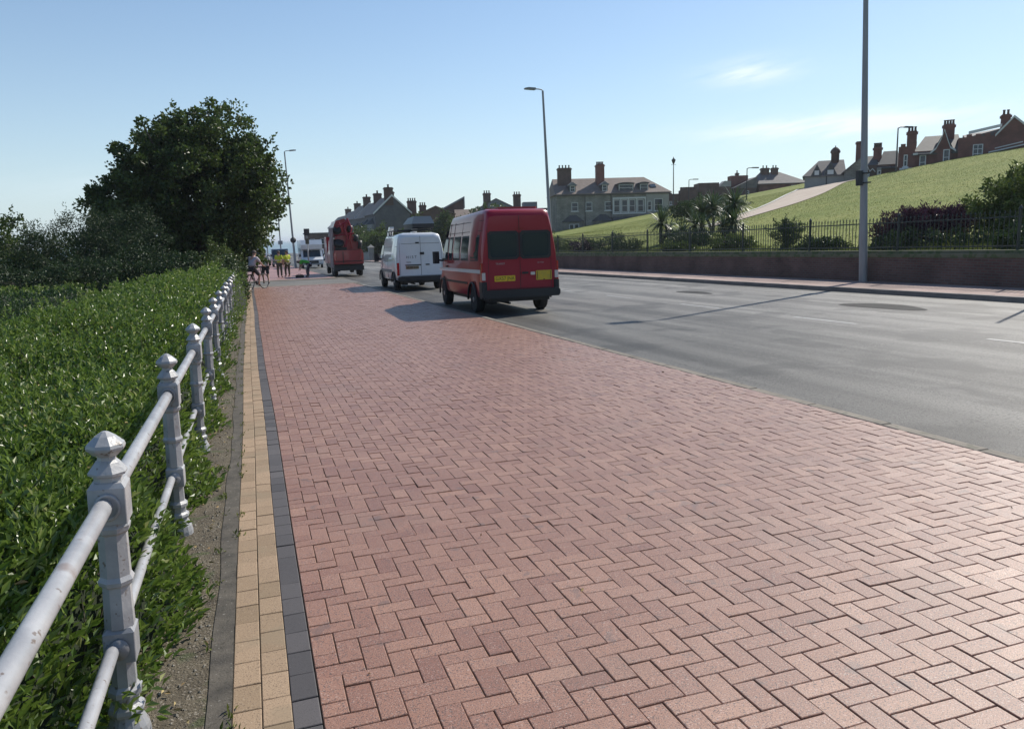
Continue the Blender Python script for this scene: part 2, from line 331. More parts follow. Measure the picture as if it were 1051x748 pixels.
def vnoise(x, y, s, seed=0):        # smooth value noise, numpy
    x = np.asarray(x, float)/s+seed*17.3; y = np.asarray(y, float)/s+seed*9.1
    xi = np.floor(x).astype(int); yi = np.floor(y).astype(int); fx = x-xi; fy = y-yi; fx = fx*fx*(3-2*fx); fy = fy*fy*(3-2*fy)
    def h(a, b): 
        q = np.sin(a*127.1+b*311.7+seed*74.7)*43758.5453; return q-np.floor(q)
    return (h(xi, yi)*(1-fx)+h(xi+1, yi)*fx)*(1-fy)+(h(xi, yi+1)*(1-fx)+h(xi+1, yi+1)*fx)*fy

# ------------------------------------------------------------------ ground
def gz(y): 
    y = np.asarray(y, float)
    return -S*np.minimum(y, 190.)
WX = 18.75        # face of the far wall
def hill(x, y):
    e = np.clip(np.asarray(x, float)-19.1, 0, 92)
    k = .155*(1-.35*sstep(110, 200, y))
    h = gz(y)+.62+k*e-np.clip(.028*(y-45), 0, 1.75)*sstep(3, 26, e)+.7*np.exp(-(((x-73)/13)**2+((y-65)/13)**2))
    return h
def T(x, y):
    x = np.asarray(x, float); y = np.asarray(y, float)
    z = gz(y)-.16
    z = np.where(x > 18.9, hill(x, y), z)
    left = np.clip(-.75-x, 0, 60)
    z = z-np.where(x < -.75, .22*left*(1-.3*sstep(0, 30, left)), 0)
    fall = sstep(255, 300, y)*sstep(.16*y, .13*y, x)*7
    fall = np.maximum(fall, sstep(290, 360, y)*12)
    return np.maximum(z-fall, -9.5)
xs = np.concatenate([np.linspace(-14000, -60, 8), np.linspace(-50, -2, 30), [-1.2, -.76, -.74, 0, 5, 10, 18.85, 18.95], np.linspace(20, 115, 80), np.linspace(140, 9000, 8)])
ys = np.concatenate([np.linspace(-3000, -40, 5), np.linspace(-30, 60, 61), np.linspace(62, 220, 70), np.linspace(224, 330, 40), np.linspace(350, 900, 5), [20000]])
X, Y = np.meshgrid(xs, ys, indexing='ij'); Z = T(X, Y)
Z = np.where(Y > 1500, -9.5, Z)
V = np.stack([X, Y, Z], -1).reshape(-1, 3); ny = len(ys)
i, j = np.meshgrid(np.arange(len(xs)-1), np.arange(ny-1), indexing='ij'); a = (i*ny+j).ravel()
F = np.stack([a, a+ny, a+ny+1, a+1], 1)
fx = V[a, 0]; mi = np.where((fx > 18.8), 0, 1)
g = npmesh('ground', V, F, [M['grass'], M['earth']], mi=mi, smooth=True); tag(g, kind='structure')
# sea
sea = MB(); sea.add([(-25000, 200, -6), (25000, 200, -6), (25000, 30000, -6), (-25000, 30000, -6)], [(0, 1, 2, 3)])
# left part of the sea, beside the promenade
sea.add([(-25000, -3000, -6), (-28, -3000, -6), (-28, 200, -6), (-25000, 200, -6)], [(0, 1, 2, 3)])
tag(sea.build('sea', M['sea']), kind='structure')

def strip(name, x0, x1, y0, y1, dz, m_, n=1, kind='structure', step=None):
    """sheet following the slope of the ground between two (possibly curved) edges"""
    ysx = np.arange(y0, y1+1e-6, step) if step else np.array(sorted({y0, y1}|({190.} if y0 < 190 < y1 else set())))
    if ysx[-1] < y1: ysx = np.append(ysx, y1)
    f0 = x0 if callable(x0) else (lambda y: x0); f1 = x1 if callable(x1) else (lambda y: x1)
    V = []; 
    for y in ysx:
        for k in range(n+1):
            x = f0(y)+(f1(y)-f0(y))*k/n; V.append((x, y, float(gz(y))+dz))
    F = [(q*(n+1)+k, q*(n+1)+k+1, (q+1)*(n+1)+k+1, (q+1)*(n+1)+k) for q in range(len(ysx)-1) for k in range(n)]
    mb = MB(); mb.add(V, F); o = mb.build(name, m_)
    if kind: tag(o, kind=kind)
    return o
RZ = -.08; FK = 16.15
strip('road', 4.95, FK, -40, 300, RZ, M['asphalt'])
strip('paving_base', -.19, 4.83, -30, 39.2, -.012, M['joint'])
strip('gravel_strip', -.95, -.20, -30, 60, -.006, M['gravel'], n=2, step=2.)
strip('crossing', -1.2, 5.3, 39.3, 47.2, -.02, M['oldasphalt'])
strip('crossing_edge', -1.0, 5.2, 38.95, 39.55, .004, M['kerb'])
strip('crossing_edge', -1.0, 5.4, 47.0, 48.4, .004, M['kerb'])
strip('promenade', -1.0, 4.85, 48.4, 285, 0, M['farpave'])
strip('far_pavement', FK+.15, WX+.2, -40, 280, .04, M['pinkpave'])
# kerbs
def wob(y): return .009*np.sin(y*.33)+.004*np.sin(y*.9+1)
def kerb(name, x0, x1, y0, y1, ztop, zbot, ln, m_):
    mb = MB(); y = y0; 
    while y < y1:
        ye = min(y+ln, y1); g0 = float(gz(y+.006)); g1 = float(gz(ye)); j = random.uniform(-.003, .003); jz = random.uniform(-.003, .003)
        c = .012
        v = [(x0+j, y+.006, g0+zbot), (x1+j, y+.006, g0+zbot), (x1+j, ye, g1+zbot), (x0+j, ye, g1+zbot),
             (x0+j, y+.006, g0+ztop+jz-c), (x1+j, y+.006, g0+ztop+jz-c), (x1+j, ye, g1+ztop+jz-c), (x0+j, ye, g1+ztop+jz-c),
             (x0+j+c, y+.006+c, g0+ztop+jz), (x1+j-c, y+.006+c, g0+ztop+jz), (x1+j-c, ye-c, g1+ztop+jz), (x0+j+c, ye-c, g1+ztop+jz)]
        mb.add(v, [(0, 1, 5, 4), (1, 2, 6, 5), (2, 3, 7, 6), (3, 0, 4, 7), (4, 5, 9, 8), (5, 6, 10, 9), (6, 7, 11, 10), (7, 4, 8, 11), (8, 9, 10, 11)]); y = ye
    return tag(mb.build(name, m_), kind='structure')
kerb('kerb', 4.835, 4.965, -5, 39.2, .002, -.2, .9, M['kerb'])
kerb('kerb', 4.855, 4.99, 47.2, 285, .01, -.2, .9, M['kerb'])
kerb('far_kerb', FK-.02, FK+.14, -20, 200, .045, -.2, .9, M['farkerb'])
strip('path_edging', lambda y: -.275+.006*math.sin(y*2.1)+.005*math.sin(y*5.3)+float(wob(y)), lambda y: -.190+float(wob(y)), -3, 38.9, -.001, M['edging'], step=.1)
# painted lane dashes
mb = MB()
for k in range(-2, 40):
    y0 = 6.9+4.42*k; y1 = y0+1.75
    if y1 < -5: continue
    xa = 10.45; v = [(xa, y0), (xa+.1, y0), (xa+.1, y1), (xa, y1)]
    mb.add([(x, y, float(gz(y))+RZ+.004) for x, y in v], [(0, 1, 2, 3)])
tag(mb.build('lane_marking', M['paint']), kind='structure')
mb = MB()
for (y0, y1) in ((33, 38.5), (49, 52), (54, 60)):
    v = [(5.15, y0), (5.25, y0), (5.25, y1), (5.15, y1)]
    mb.add([(x, y, float(gz(y))+RZ+.004) for x, y in v], [(0, 1, 2, 3)])
tag(mb.build('edge_marking', M['paint']), kind='structure')
mb = MB()
for cx_, cy_, ax, ay in ((13.45, 13.75, .5, 1.15), (13.1, 21., .3, .9), (9.2, 30, .5, 1.5)):
    n = 18; ring = []
    for k in range(n):
        t = 2*math.pi*k/n; rr = 1+.12*math.sin(3*t+cx_); x = cx_+ax*rr*math.cos(t); y = cy_+ay*rr*math.sin(t); ring.append((x, y, float(gz(y))+RZ+.005))
    mb.add(ring, [tuple(range(n))])
tag(mb.build('road_patch', M['asphalt2']), kind='structure')

mb = MB(); xs_ = 5.0
V = []; F = []
yy = np.arange(.5, 39, .12)
for k, y in enumerate(yy):
    wv_ = .10+.08*float(vnoise(y, 0, .7, 21))+.05*float(vnoise(y, 3, .2, 22)); V += [(4.985, y, float(gz(y))+RZ+.0025), (4.985+wv_, y, float(gz(y))+RZ+.0025)]
for k in range(len(yy)-1): F.append((2*k, 2*k+1, 2*k+3, 2*k+2))
mb.add(V, F); tag(mb.build('gutter_dirt', M['gravel']), kind='structure')

# block paving: every paver is modelled, one mesh per band
def pavers(name, cells, m_, gap=.0016, ch=.003, dep=.02, wob=None):
    c = np.array(cells); n = len(c)
    x0, x1, y0, y1 = c[:, 0]+gap, c[:, 1]-gap, c[:, 2]+gap, c[:, 3]-gap
    cxm = (x0+x1)/2; cym = (y0+y1)/2
    dz = rng.normal(0, .0013, n)+.005*(vnoise(cxm, cym, 1.3, 3)-.5)+.010*(vnoise(cxm, cym, 3.5, 4)-.5); tx = rng.normal(0, .013, n); ty = rng.normal(0, .013, n)
    sh = wob(cym) if wob else 0
    def P(x, y, z): return np.stack([x+sh, y, gz(y)+z+dz+tx*(x-cxm)+ty*(y-cym)], 1)
    A = [P(x0+ch, y0+ch, 0), P(x1-ch, y0+ch, 0), P(x1-ch, y1-ch, 0), P(x0+ch, y1-ch, 0), P(x0, y0, -ch*.8), P(x1, y0, -ch*.8), P(x1, y1, -ch*.8), P(x0, y1, -ch*.8), P(x0, y0, -dep), P(x1, y0, -dep), P(x1, y1, -dep), P(x0, y1, -dep)]
    V = np.stack(A, 1).reshape(-1, 3); b = (np.arange(n)*12)[:, None]
    fs = np.array([(0, 1, 2, 3), (4, 5, 1, 0), (5, 6, 2, 1), (6, 7, 3, 2), (7, 4, 0, 3), (8, 9, 5, 4), (9, 10, 6, 5), (10, 11, 7, 6), (11, 8, 4, 7)])
    F = (b[:, :, None]+fs[None]).reshape(-1, 4)
    r = np.clip(rng.normal(.5, .24, n)+.25*(vnoise(cxm, cym, .9, 5)-.5), 0, 1)
    return npmesh(name, V, F, m_, rnd=np.repeat(r, 12))
U = .0925; UY = .0855; XA, XB, YA, YB = .105, 4.83, .4, 38.95
cells = []
for k in range(int(YA/UY)-4, int(YB/UY)+4):
    for mm in range(-80, 240):
        xh = (-k+4*mm)*U+.105+ (0)
        if XA-.21 < xh < XB+.01:
            cells.append((xh, xh+2*U, k*UY, k*UY+UY))
        xv = (-k+2+4*mm)*U+.105
        if XA-.01 < xv+1e-6 and xv < XB+.01: cells.append((xv, xv+U, k*UY, k*UY+2*UY))
cc = []
for x0, x1, y0, y1 in cells:
    x0 = max(x0, XA); x1 = min(x1, XB); y0 = max(y0, YA); y1 = min(y1, YB)
    if x1-x0 > .02 and y1-y0 > .02: cc.append((x0, x1, y0, y1))
def wob(y): return .009*np.sin(y*.33)+.004*np.sin(y*.9+1)
pv = pavers('block_paving', cc, M['paver'], wob=lambda y: wob(y)); tag(pv, kind='structure')
tanc = [(-.19+.1*c, -.09+.1*c, y0+off, y0+off+.171) for c, off in ((0, 0), (1, .05)) for y0 in np.arange(.4, 38.7, .171)]
tag(pavers('tan_paver_band', tanc, M['tan'], wob=wob), kind='structure')
tag(pavers('charcoal_paver_band', [(.008, .103, y0, y0+.171) for y0 in np.arange(.4, 38.7, .171)], M['black'], wob=wob), kind='structure')

# pebbles, dry leaves and little weeds on the gravel strip and in the cracks
n = 2600; P = np.stack([rng.uniform(-.75, -.29, n), .8+rng.random(n)**1.6*16, np.zeros(n)], 1); P[:, 2] = gz(P[:, 1])-.004
s_ = rng.uniform(.003, .010, n)[:, None]; base = np.array([(1, 0, 0), (0, 1, 0), (-1, 0, 0), (0, -1, 0), (0, 0, .8)], float)
Vp = (P[:, None, :]+base[None]*s_[:, None, :]*rng.uniform(.6, 1.3, (n, 5, 1))).reshape(-1, 3)
Fp = ((np.arange(n)*5)[:, None, None]+np.array([(0, 1, 4), (1, 2, 4), (2, 3, 4), (3, 0, 4)])[None]).reshape(-1, 3)
tag(npmesh('pebbles', Vp, Fp, mat('pebble', (.10, .09, .07), .9, (.32, .29, .24), attr='rnd'), rnd=np.repeat(rng.random(n), 5)), 'small loose pebbles on the dirt strip beside the tan bricks', 'pebbles', kind='stuff')
n = 420; P = np.stack([rng.uniform(-.7, -.3, n), 1+rng.random(n)**1.3*14, np.zeros(n)], 1)
nx = 34; P[:nx, 0] = rng.uniform(-.2, 4.6, nx); P[:nx, 1] = rng.uniform(1.5, 22, nx); P[:, 2] = gz(P[:, 1])+.006
D = rng.normal(size=(n, 3)); D[:, 2] = rng.uniform(0, .25, n)
V, F, r = leafgeo(P, D, rng.uniform(.012, .04, n), rng.uniform(.008, .018, n))
tag(npmesh('fallen_leaves', V, F, M['dryleaf'], rnd=r), 'dry fallen leaves and twigs scattered on the dirt and pavers', 'fallen leaves', kind='stuff')
P = []
for k in range(170):
    y = 1.5+random.random()**1.2*30; q = random.random()
    x = random.choice([-.29, -.285, -.19, -.19, -.5, -.6])+random.gauss(0, .012)+float(wob(y)); nn = random.randint(4, 12)
    for _ in range(nn): P.append((x+random.gauss(0, .015), y+random.gauss(0, .03), float(gz(y))-.004))
P = np.array(P); D = rng.normal(size=P.shape)*.7; D[:, 2] = 1
V, F, r = leafgeo(P, D, rng.uniform(.012, .045, len(P)), rng.uniform(.005, .012, len(P)))
tag(npmesh('weeds', V, F, M['weed'], rnd=r), 'small weeds growing in the cracks beside the tan bricks', 'weeds', kind='stuff')

# ------------------------------------------------------------------ hedge bank behind the railing
def hedge_z(x, y):
    """top of the clipped hedge (world z)"""
    ex = -.57+.20*(.5-.5*np.cos(math.pi*(y-.62)))*sstep(2.2, 3.2, y)-.05*vnoise(y, y*0, .5, 2)+.30*sstep(17, 27, y)     # edge towards the path creeps over it further on
    d = ex-x
    top = .46+.022*np.minimum(y, 16)-.012*np.clip(y-28, 0, 20)-.045*np.clip(d, 0, 4)
    crest = 2.75-.068*np.clip(y-2, 0, 30)
    up = .85*sstep(-.02, .22, d)+.15*sstep(.2, 1., d)
    dn = sstep(crest, crest+2.2, d)
    z = gz(y)*(1-up)+(top-.02)*up-dn*(1.7)
    z2 = .30-.12*np.abs(y-25)-.9*(1-sstep(3.2, 5.2, -x)); z2 = np.maximum(z2, -1.8)
    z2 = np.where(y > 25, .30-.03*(y-25)-.9*(1-sstep(3.2, 5.2, -x)), z2)
    b = .16*(vnoise(x, y, .8, 7)-.5)+.12*(vnoise(x, y, .35, 8)-.5)+.25*(vnoise(x, y, 2.6, 9)-.5)*up
    return np.where(d > -.02, np.maximum(z, np.where(d > 2.4, z2, -9))+b*np.clip(d*2, 0, 1), gz(y)-.3), d
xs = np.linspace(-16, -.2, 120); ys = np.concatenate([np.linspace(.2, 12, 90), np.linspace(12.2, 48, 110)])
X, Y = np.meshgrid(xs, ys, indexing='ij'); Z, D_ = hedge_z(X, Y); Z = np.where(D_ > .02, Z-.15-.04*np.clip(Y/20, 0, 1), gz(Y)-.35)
V = np.stack([X, Y, Z], -1).reshape(-1, 3); ny = len(ys)
i, j = np.meshgrid(np.arange(len(xs)-1), np.arange(ny-1), indexing='ij'); a = (i*ny+j).ravel()
hd = empty('hedge', (-2, 8, 0), 0, 'broad glossy green hedge filling the bank behind the silver railing', 'hedge')
npmesh('branches', V, np.stack([a, a+ny, a+ny+1, a+1], 1), M['leafcore'], parent=hd, loc=(2, -8, 0), smooth=True)
parts = []; shaded_parts = []
def hedge_leaves(n, y0, y1, x0, x1, ln, wd, dep, keep=None):
    x = rng.uniform(x0, x1, n); y = rng.uniform(y0, y1, n)
    # only the wedge the place's visitor could see from the path is dense
    ok = (x > -1.2-(y+.6)*.62)
    x, y = x[ok], y[ok]; z, d = hedge_z(x, y); ok = d > .0; x, y, z, d = x[ok], y[ok], z[ok], d[ok]; m_ = len(x)
    steep = np.exp(-d*2.2)
    P = np.stack([x+steep*rng.uniform(-.02, .10, m_), y, z-rng.random(m_)**.9*dep*1.6+.03+.05*(vnoise(x, y, .16, 12)-.5)], 1)
    P[:, 2] = np.maximum(P[:, 2], gz(y)+.0)
    D = rng.normal(size=(m_, 3)); D[:, 2] = np.abs(D[:, 2])*.9+.6; D[:, 0] += steep*1.2
    depth = (z-P[:, 2])/dep
    big = vnoise(x, y, 1.1, 11)
    r = np.clip(rng.beta(2, 2.2, m_)+.3*(big-.5), 0, 1)
    far_ = d > 2.75-.068*np.clip(y-2, 0, 30)+.7  # leaves past the crest take the darker colour that paints in shade
    for sel, dst in ((~far_, parts), (far_, shaded_parts)):
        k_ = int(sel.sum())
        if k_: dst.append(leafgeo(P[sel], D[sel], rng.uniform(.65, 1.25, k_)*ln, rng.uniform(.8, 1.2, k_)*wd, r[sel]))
hedge_leaves(120000, .5, 5.5, -4.4, -.3, .052, .021, .13)
hedge_leaves(110000, 5.5, 12, -8, -.3, .06, .025, .13)
hedge_leaves(95000, 12, 24, -13, -.2, .08, .036, .17)
hedge_leaves(42000, 24, 44, -16, -.2, .11, .055, .2)
# upright shoots
n = 2600; y = 1+rng.random(n)**1.3*36; x = -.7-rng.random(n)*(2+.5*y*.6); z, d = hedge_z(x, y); ok = d > .15; x, y, z = x[ok], y[ok], z[ok]
k = 9; q = np.repeat(np.arange(len(x)), k); hgt = np.tile(np.linspace(0, 1, k), len(x))*np.repeat(rng.uniform(.05, .16, len(x)), k)
P = np.stack([x[q], y[q], z[q]+hgt], 1)+rng.normal(0, .008, (len(q), 3)); D = rng.normal(size=P.shape); D[:, 2] = np.abs(D[:, 2])+.8
sc_ = 1+y[q]/22; parts.append(leafgeo(P, D, .042*sc_, .017*sc_, np.clip(rng.normal(.72, .18, len(q)), 0, 1)))
# near the railing foot the sprays hang out over the dirt
n = 260; y = 1.6+rng.random(n)**1.2*22; x = -.56+rng.uniform(-.05, .12, n); k = 14
q = np.repeat(np.arange(n), k); t = np.tile(np.linspace(0, 1, k), n); dx = np.repeat(rng.uniform(.03, .15, n), k); hz = np.repeat(rng.uniform(.05, .35, n), k)
P = np.stack([x[q]-.08+t*dx, y[q]+np.repeat(rng.normal(0, .12, n), k)*t, gz(y[q])+hz*(.4+.9*t-.8*t*t)+.02], 1)+rng.normal(0, .012, (len(q), 3))
D = rng.normal(size=P.shape)*.8; D[:, 0] += .8; D[:, 2] += .3; parts.append(leafgeo(P, D, .048, .02, np.clip(rng.normal(.55, .2, len(q)), 0, 1)))
V, F, r = merge(parts); npmesh('foliage', V, F, M['leaf'], rnd=r, parent=hd, loc=(2, -8, 0))
V, F, r = merge(shaded_parts); db = empty('shaded_hedge_side', (-6, 20, 0), 0, 'hedge leaves beyond the crest, coloured darker for shade, before the far left bushes', 'shrubs')
npmesh('foliage', V, F, M['shadedleaf'], rnd=r, parent=db, loc=(6, -20, 0))
n = 1500; y = .8+rng.random(n)**1.5*22; x = -.5-rng.random(n)*(2.5+.4*y); z, d = hedge_z(x, y); ok = d > .05; P = np.stack([x[ok], y[ok], z[ok]+rng.uniform(-.03, .03, ok.sum())], 1); D = rng.normal(size=P.shape)
V, F, r = leafgeo(P, D, .045, .02); npmesh('dead_leaves', V, F, M['dryleaf'], rnd=r, parent=hd, loc=(2, -8, 0))
mb = MB()
for k in range(420):
    y = .9+random.random()**1.4*16; x = -.55-random.random()*(2.0+.3*y); z, d = hedge_z(np.array([x]), np.array([y])); z = float(z[0])
    if float(d[0]) < .05: continue
    a = Vector((x, y, z-.18)); t = Vector((random.gauss(0, .35), random.gauss(0, .35), 1)).normalized()*random.uniform(.2, .33); mb.tube([a, a+t*.6+Vector((random.gauss(0, .01), 0, 0)), a+t], [.004, .003, .0015], 4, caps=False)
tag(mb.build('stems', M['bark'], hd, loc=(2, -8, 0)), kind='stuff')

# ------------------------------------------------------------------ silver railing
PX = -.5
posts = []; PY = [.62+2.0*k for k in range(0, 19)]
rl = empty('railing', (PX, 0, 0), 0, 'silver painted promenade railing with round pipes and finial posts along the hedge', 'railing')
def make_post():
    mb = MB(); O = .5
    ring8 = lambda prof, seg=8, rot=.5: mb.lathe(prof, seg, 0, False, rot=rot)
    ring8([(.085, -.05), (.085, .02), (.078, .05), (.058, .085), (.052, .10)], 16, 0)
    ring8([(.066, .10), (.070, .112), (.066, .125), (.050, .135), (.050, .165), (.064, .172), (.064, .19), (.047, .205), (.045, .30)])
    mb.box(-.056, .056, -.056, .056, .30, .405, bev=.003); mb.lathe([(.079, .405), (.06, .418)], 4, 0, False, rot=.5)
    ring8([(.056, .418), (.052, .56), (.063, .570), (.066, .583), (.056, .598), (.053, .742), (.064, .752), (.067, .768), (.056, .785)])
    mb.box(-.064, .064, -.064, .064, .785, .905, bev=.003); mb.lathe([(.090, .905), (.072, .92)], 4, 0, False, rot=.5)
    ring8([(.050, .918), (.050, .936), (.068, .944), (.070, .952), (.044, .982), (.034, .990), (.032, 1.002), (.044, 1.006), (.068, 1.026), (.070, 1.034), (.066, 1.044), (.036, 1.068), (.012, 1.082), (.004, 1.084)])
    T90 = lambda z, sgn: Matrix.Translation((0, sgn*.060, z)) @ Matrix.Rotation(-sgn*math.pi/2, 4, 'X')
    for sgn in (-1, 1):
        mb.lathe([(.046, 0), (.046, .012), (.036, .012), (.034, .0)], 16, 0, True, T=T90(.845, sgn)); mb.lathe([(.037, 0), (.037, .006)], 16, 0, True, T=T90(.352, sgn))
    return mb
p0 = None
for k, y in enumerate(PY):
    gy = float(gz(y))
    if p0 is None: p0 = make_post().build('post', M['rail'], rl); o = p0
    else: o = p0.copy(); col.objects.link(o); o.parent = rl
    over = .30*float(sstep(17, 27, y))
    o.location = (random.uniform(-.006, .006), y, gy); o.scale = (.83, .83, .965); o.rotation_euler = (random.uniform(-.012, .012), R(1.6)+random.uniform(-.012, .012), random.uniform(-.04, .04))
for k in range(len(PY)-1):
    for nm, zr, rr in (('top_rail', .815, .0275), ('lower_rail', .340, .021)):
        mb = MB(); xo = .012 if nm == 'top_rail' else -.012; a = Vector((xo, PY[k]+.02, float(gz(PY[k]))+zr)); b = Vector((xo, PY[k+1]-.02, float(gz(PY[k+1]))+zr))
        mb.tube([a, a.lerp(b, .33), a.lerp(b, .66), b], rr, 14); mb.build(nm, M['rail'], rl)
mb = MB(); a = Vector((.012, -2.5, .815+.04)); mb.tube([a, (.012, PY[0]-.02, float(gz(PY[0]))+.815)], .0275, 14); mb.build('top_rail', M['rail'], rl)
mb = MB(); a = Vector((.005, -2.5, .34+.04)); mb.tube([a, (.005, PY[0]-.02, float(gz(PY[0]))+.34)], .021, 14); mb.build('lower_rail', M['rail'], rl)
# old stone pillar cap beyond the hedge
pl = MB(); pl.box(-.16, .16, -.16, .16, -1.2, .12, bev=.02); pl.box(-.22, .22, -.22, .22, .12, .2, bev=.02); pl.lathe([(.12, .2), (.2, .28), (.21, .36), (.13, .44), (.07, .47), (.13, .53), (.14, .6), (.04, .68)], 14)
tag(pl.build('stone_pillar', M['gold'], loc=(-2.2, 32.7, .30)), 'lichen covered stone pillar cap showing above the far end of the hedge', 'pillar')

# ------------------------------------------------------------------ lamp columns
def lamp(x, y, h, label, z=None, arm=-1, r0=.125, sign=None, group='street lamps along the road', head=True, name='street_lamp', tiltx=0., face=None):
    z = float(gz(y))+.04 if z is None else z
    o = empty(name, (x, y, z), 0, label, 'street lamp' if name == 'street_lamp' else 'post', group)
    o.rotation_euler = (0, tiltx, 0)
    mb = MB(); mb.tube([(0, 0, -.1), (0, 0, 1.6), (0, 0, 1.75), (0, 0, h*.55), (0, 0, h)], [r0, r0, r0*.92, r0*.72, r0*.5], 18)
    c = mb.build('column', M['pole'], o)
    mb = MB(); mb.box(-.05, .05, -r0-.004, -r0+.02, .5, 1.1, bev=.01); mb.build('access_door', M['pole'], c)
    if head:
        mb = MB(); mb.tube([(0, 0, h-.05), (arm*.05, 0, h+.06), (arm*.25, 0, h+.10), (arm*.6, 0, h+.12)], .035, 8); mb.build('bracket', M['pole'], o)
        mb = MB(); mb.prismY([(arm*.5, h+.05), (arm*1.15, h+.10), (arm*1.18, h+.17), (arm*.95, h+.2), (arm*.5, h+.17)], -.16, .16); mb.build('lantern', M['grey'], o)
    return o
lm = lamp(18.48, 19.75, 10.0, 'tall grey lamp column rising out of frame beside the purple bush', tiltx=R(-2.6))
mb = MB(); mb.box(-.32, -.12, -.10, .02, 3.0, 3.45, bev=.02); mb.box(-.14, .14, -.15, .15, 3.35, 3.39); mb.box(-.14, .14, -.15, .15, 3.06, 3.1); mb.build('control_box', M['darkmetal'], lm)
lamp(18.42, 46.4, 10.9, 'tall grey lamp column right behind the red van', tiltx=R(-2.0))
lamp(4.62, 85, 11.9, 'grey lamp column beside the two workers in yellow, with a round sign back', arm=1, z=float(gz(85)), tiltx=R(-1.2))
lo = bpy.data.objects['street_lamp.002']; mb = MB(); mb.lathe([(.3, 0), (.3, .04)], 20, T=Matrix.Translation((0, -.2, 2.9)) @ Matrix.Rotation(R(90), 4, 'X')); mb.box(-.1, .1, -.2, .2, 2.84, 2.92); mb.build('round_sign', M['darkmetal'], lo)
for (y, x, lb) in ((112, 4.3, 'grey lamp column partly behind the tree edge, second along the kerb'), (140, 1.6, 'thin distant lamp column by the sea, just left of the second one'), (168, -.6, 'thin distant lamp column under the tree edge'), (196, -1.2, 'faint distant lamp column between two others by the sea'), (226, -3.0, 'farthest faint lamp column by the sea'), (150, 3.4, 'thin distant lamp column with a hooded top by the sea')):
    q = lamp(x, y, 11.5 if y < 120 else 9, lb, arm=1, z=float(gz(y)), r0=.11)
    if y == 112: mb = MB(); mb.box(-.3, .3, -.16, -.12, 2.8, 3.3); mb.build('square_sign', M['grey'], q)
def smallpole(x, y, h, label, cat='post', z=None): 
    o = lamp(x, y, h, label, z=z, r0=.06, head=False, name='sign_post', group='thin posts'); o['category'] = cat; return o
sp_ = smallpole(5.15-.5, 66, 3.2, 'thin post with two small sign plates above the bending worker', 'sign post', z=float(gz(66)))
mb = MB(); mb.box(-.22, .22, -.1, -.07, 2.95, 3.5, bev=.02); mb.build('sign_plate', M['darkmetal'], sp_); mb = MB(); mb.box(-.15, .15, -.1, -.07, 2.25, 2.7, bev=.02); mb.build('sign_plate', M['olive'], sp_)
smallpole(18.5, 13.45, 6.1, 'slim post at the right edge of the far pavement', 'post')

# ------------------------------------------------------------------ wall and fence on the far side
y0, y1 = -14., 120.
wl = empty('boundary_wall', (WX, y0, 0), 0, 'long low reddish brick wall with mossy top beyond the road', 'wall')
mb = MB(); ysx = np.linspace(0, y1-y0, 60)
def slab(mb, xa, xb, za, zb, ysx, yo):
    n = len(ysx); v = []
    for y in ysx:
        gg = float(gz(y+yo)); v += [(xa, y, gg+za), (xb, y, gg+za), (xb, y, gg+zb), (xa, y, gg+zb)]
    f = [(0, 1, 2, 3), (4*n-1, 4*n-2, 4*n-3, 4*n-4)]
    for q in range(n-1):
        for k in range(4): f.append((4*q+k, 4*q+4+k, 4*q+4+(k+1) % 4, 4*q+(k+1) % 4))
    mb.add(v, f)
slab(mb, 0, .26, -.3, .80, ysx, y0); mb.build('brick_face', M['wallbrick'], wl)
mb = MB(); slab(mb, -.03, .42, .80, .90, ysx, y0); slab(mb, .1, .42, .90, 1.0, ysx, y0); mb.build('coping', M['coping'], wl)
fx_ = WX+.28
fn = empty('iron_fence', (fx_, y0, 0), 0, 'dark iron railings with pointed pickets standing on the brick wall', 'fence')
def gzf(y): return float(gz(y))+.98
pitch = 3.98; ypos = [22.96+pitch*k for k in range(-9, 24)]
for k, y in enumerate(ypos):
    mb = MB(); mb.box(-.03, .03, -.03, .03, 0, 1.05); mb.lathe([(.045, 1.05), (.05, 1.09), (.01, 1.17)], 8); mb.build('post', M['iron'], fn, loc=(0, y-y0, gzf(y)))
    if k == len(ypos)-1: break
    yn = ypos[k+1]; mb = MB()
    for zz in (.10, .86): 
        a = gzf(y)+zz; b = gzf(yn)+zz
        mb.add([(-.012, y+.03, a), (.012, y+.03, a), (.012, y+.03, a+.035), (-.012, y+.03, a+.035), (-.012, yn-.03, b), (.012, yn-.03, b), (.012, yn-.03, b+.035), (-.012, yn-.03, b+.035)], [(0, 1, 2, 3), (7, 6, 5, 4), (0, 4, 5, 1), (1, 5, 6, 2), (2, 6, 7, 3), (3, 7, 4, 0)])
    npk = 27
    for q in range(1, npk):
        yy = y+(yn-y)*q/npk; zb = gzf(yy)+.03; ht = .93+random.uniform(-.01, .01); r1 = .012
        mb.tube([(0, yy, zb), (0, yy, zb+ht)], r1, 4, sm=False, caps=False, rot=.78)
        mb.lathe([(.0105, 0), (.021, .03), (.003, .10)], 4, 0, False, c=(0, yy, zb+ht), rot=.5)
    o = mb.build('picket_panel', M['iron'], fn, loc=(0, -y0, 0))
# far rails beyond are one plain handrail

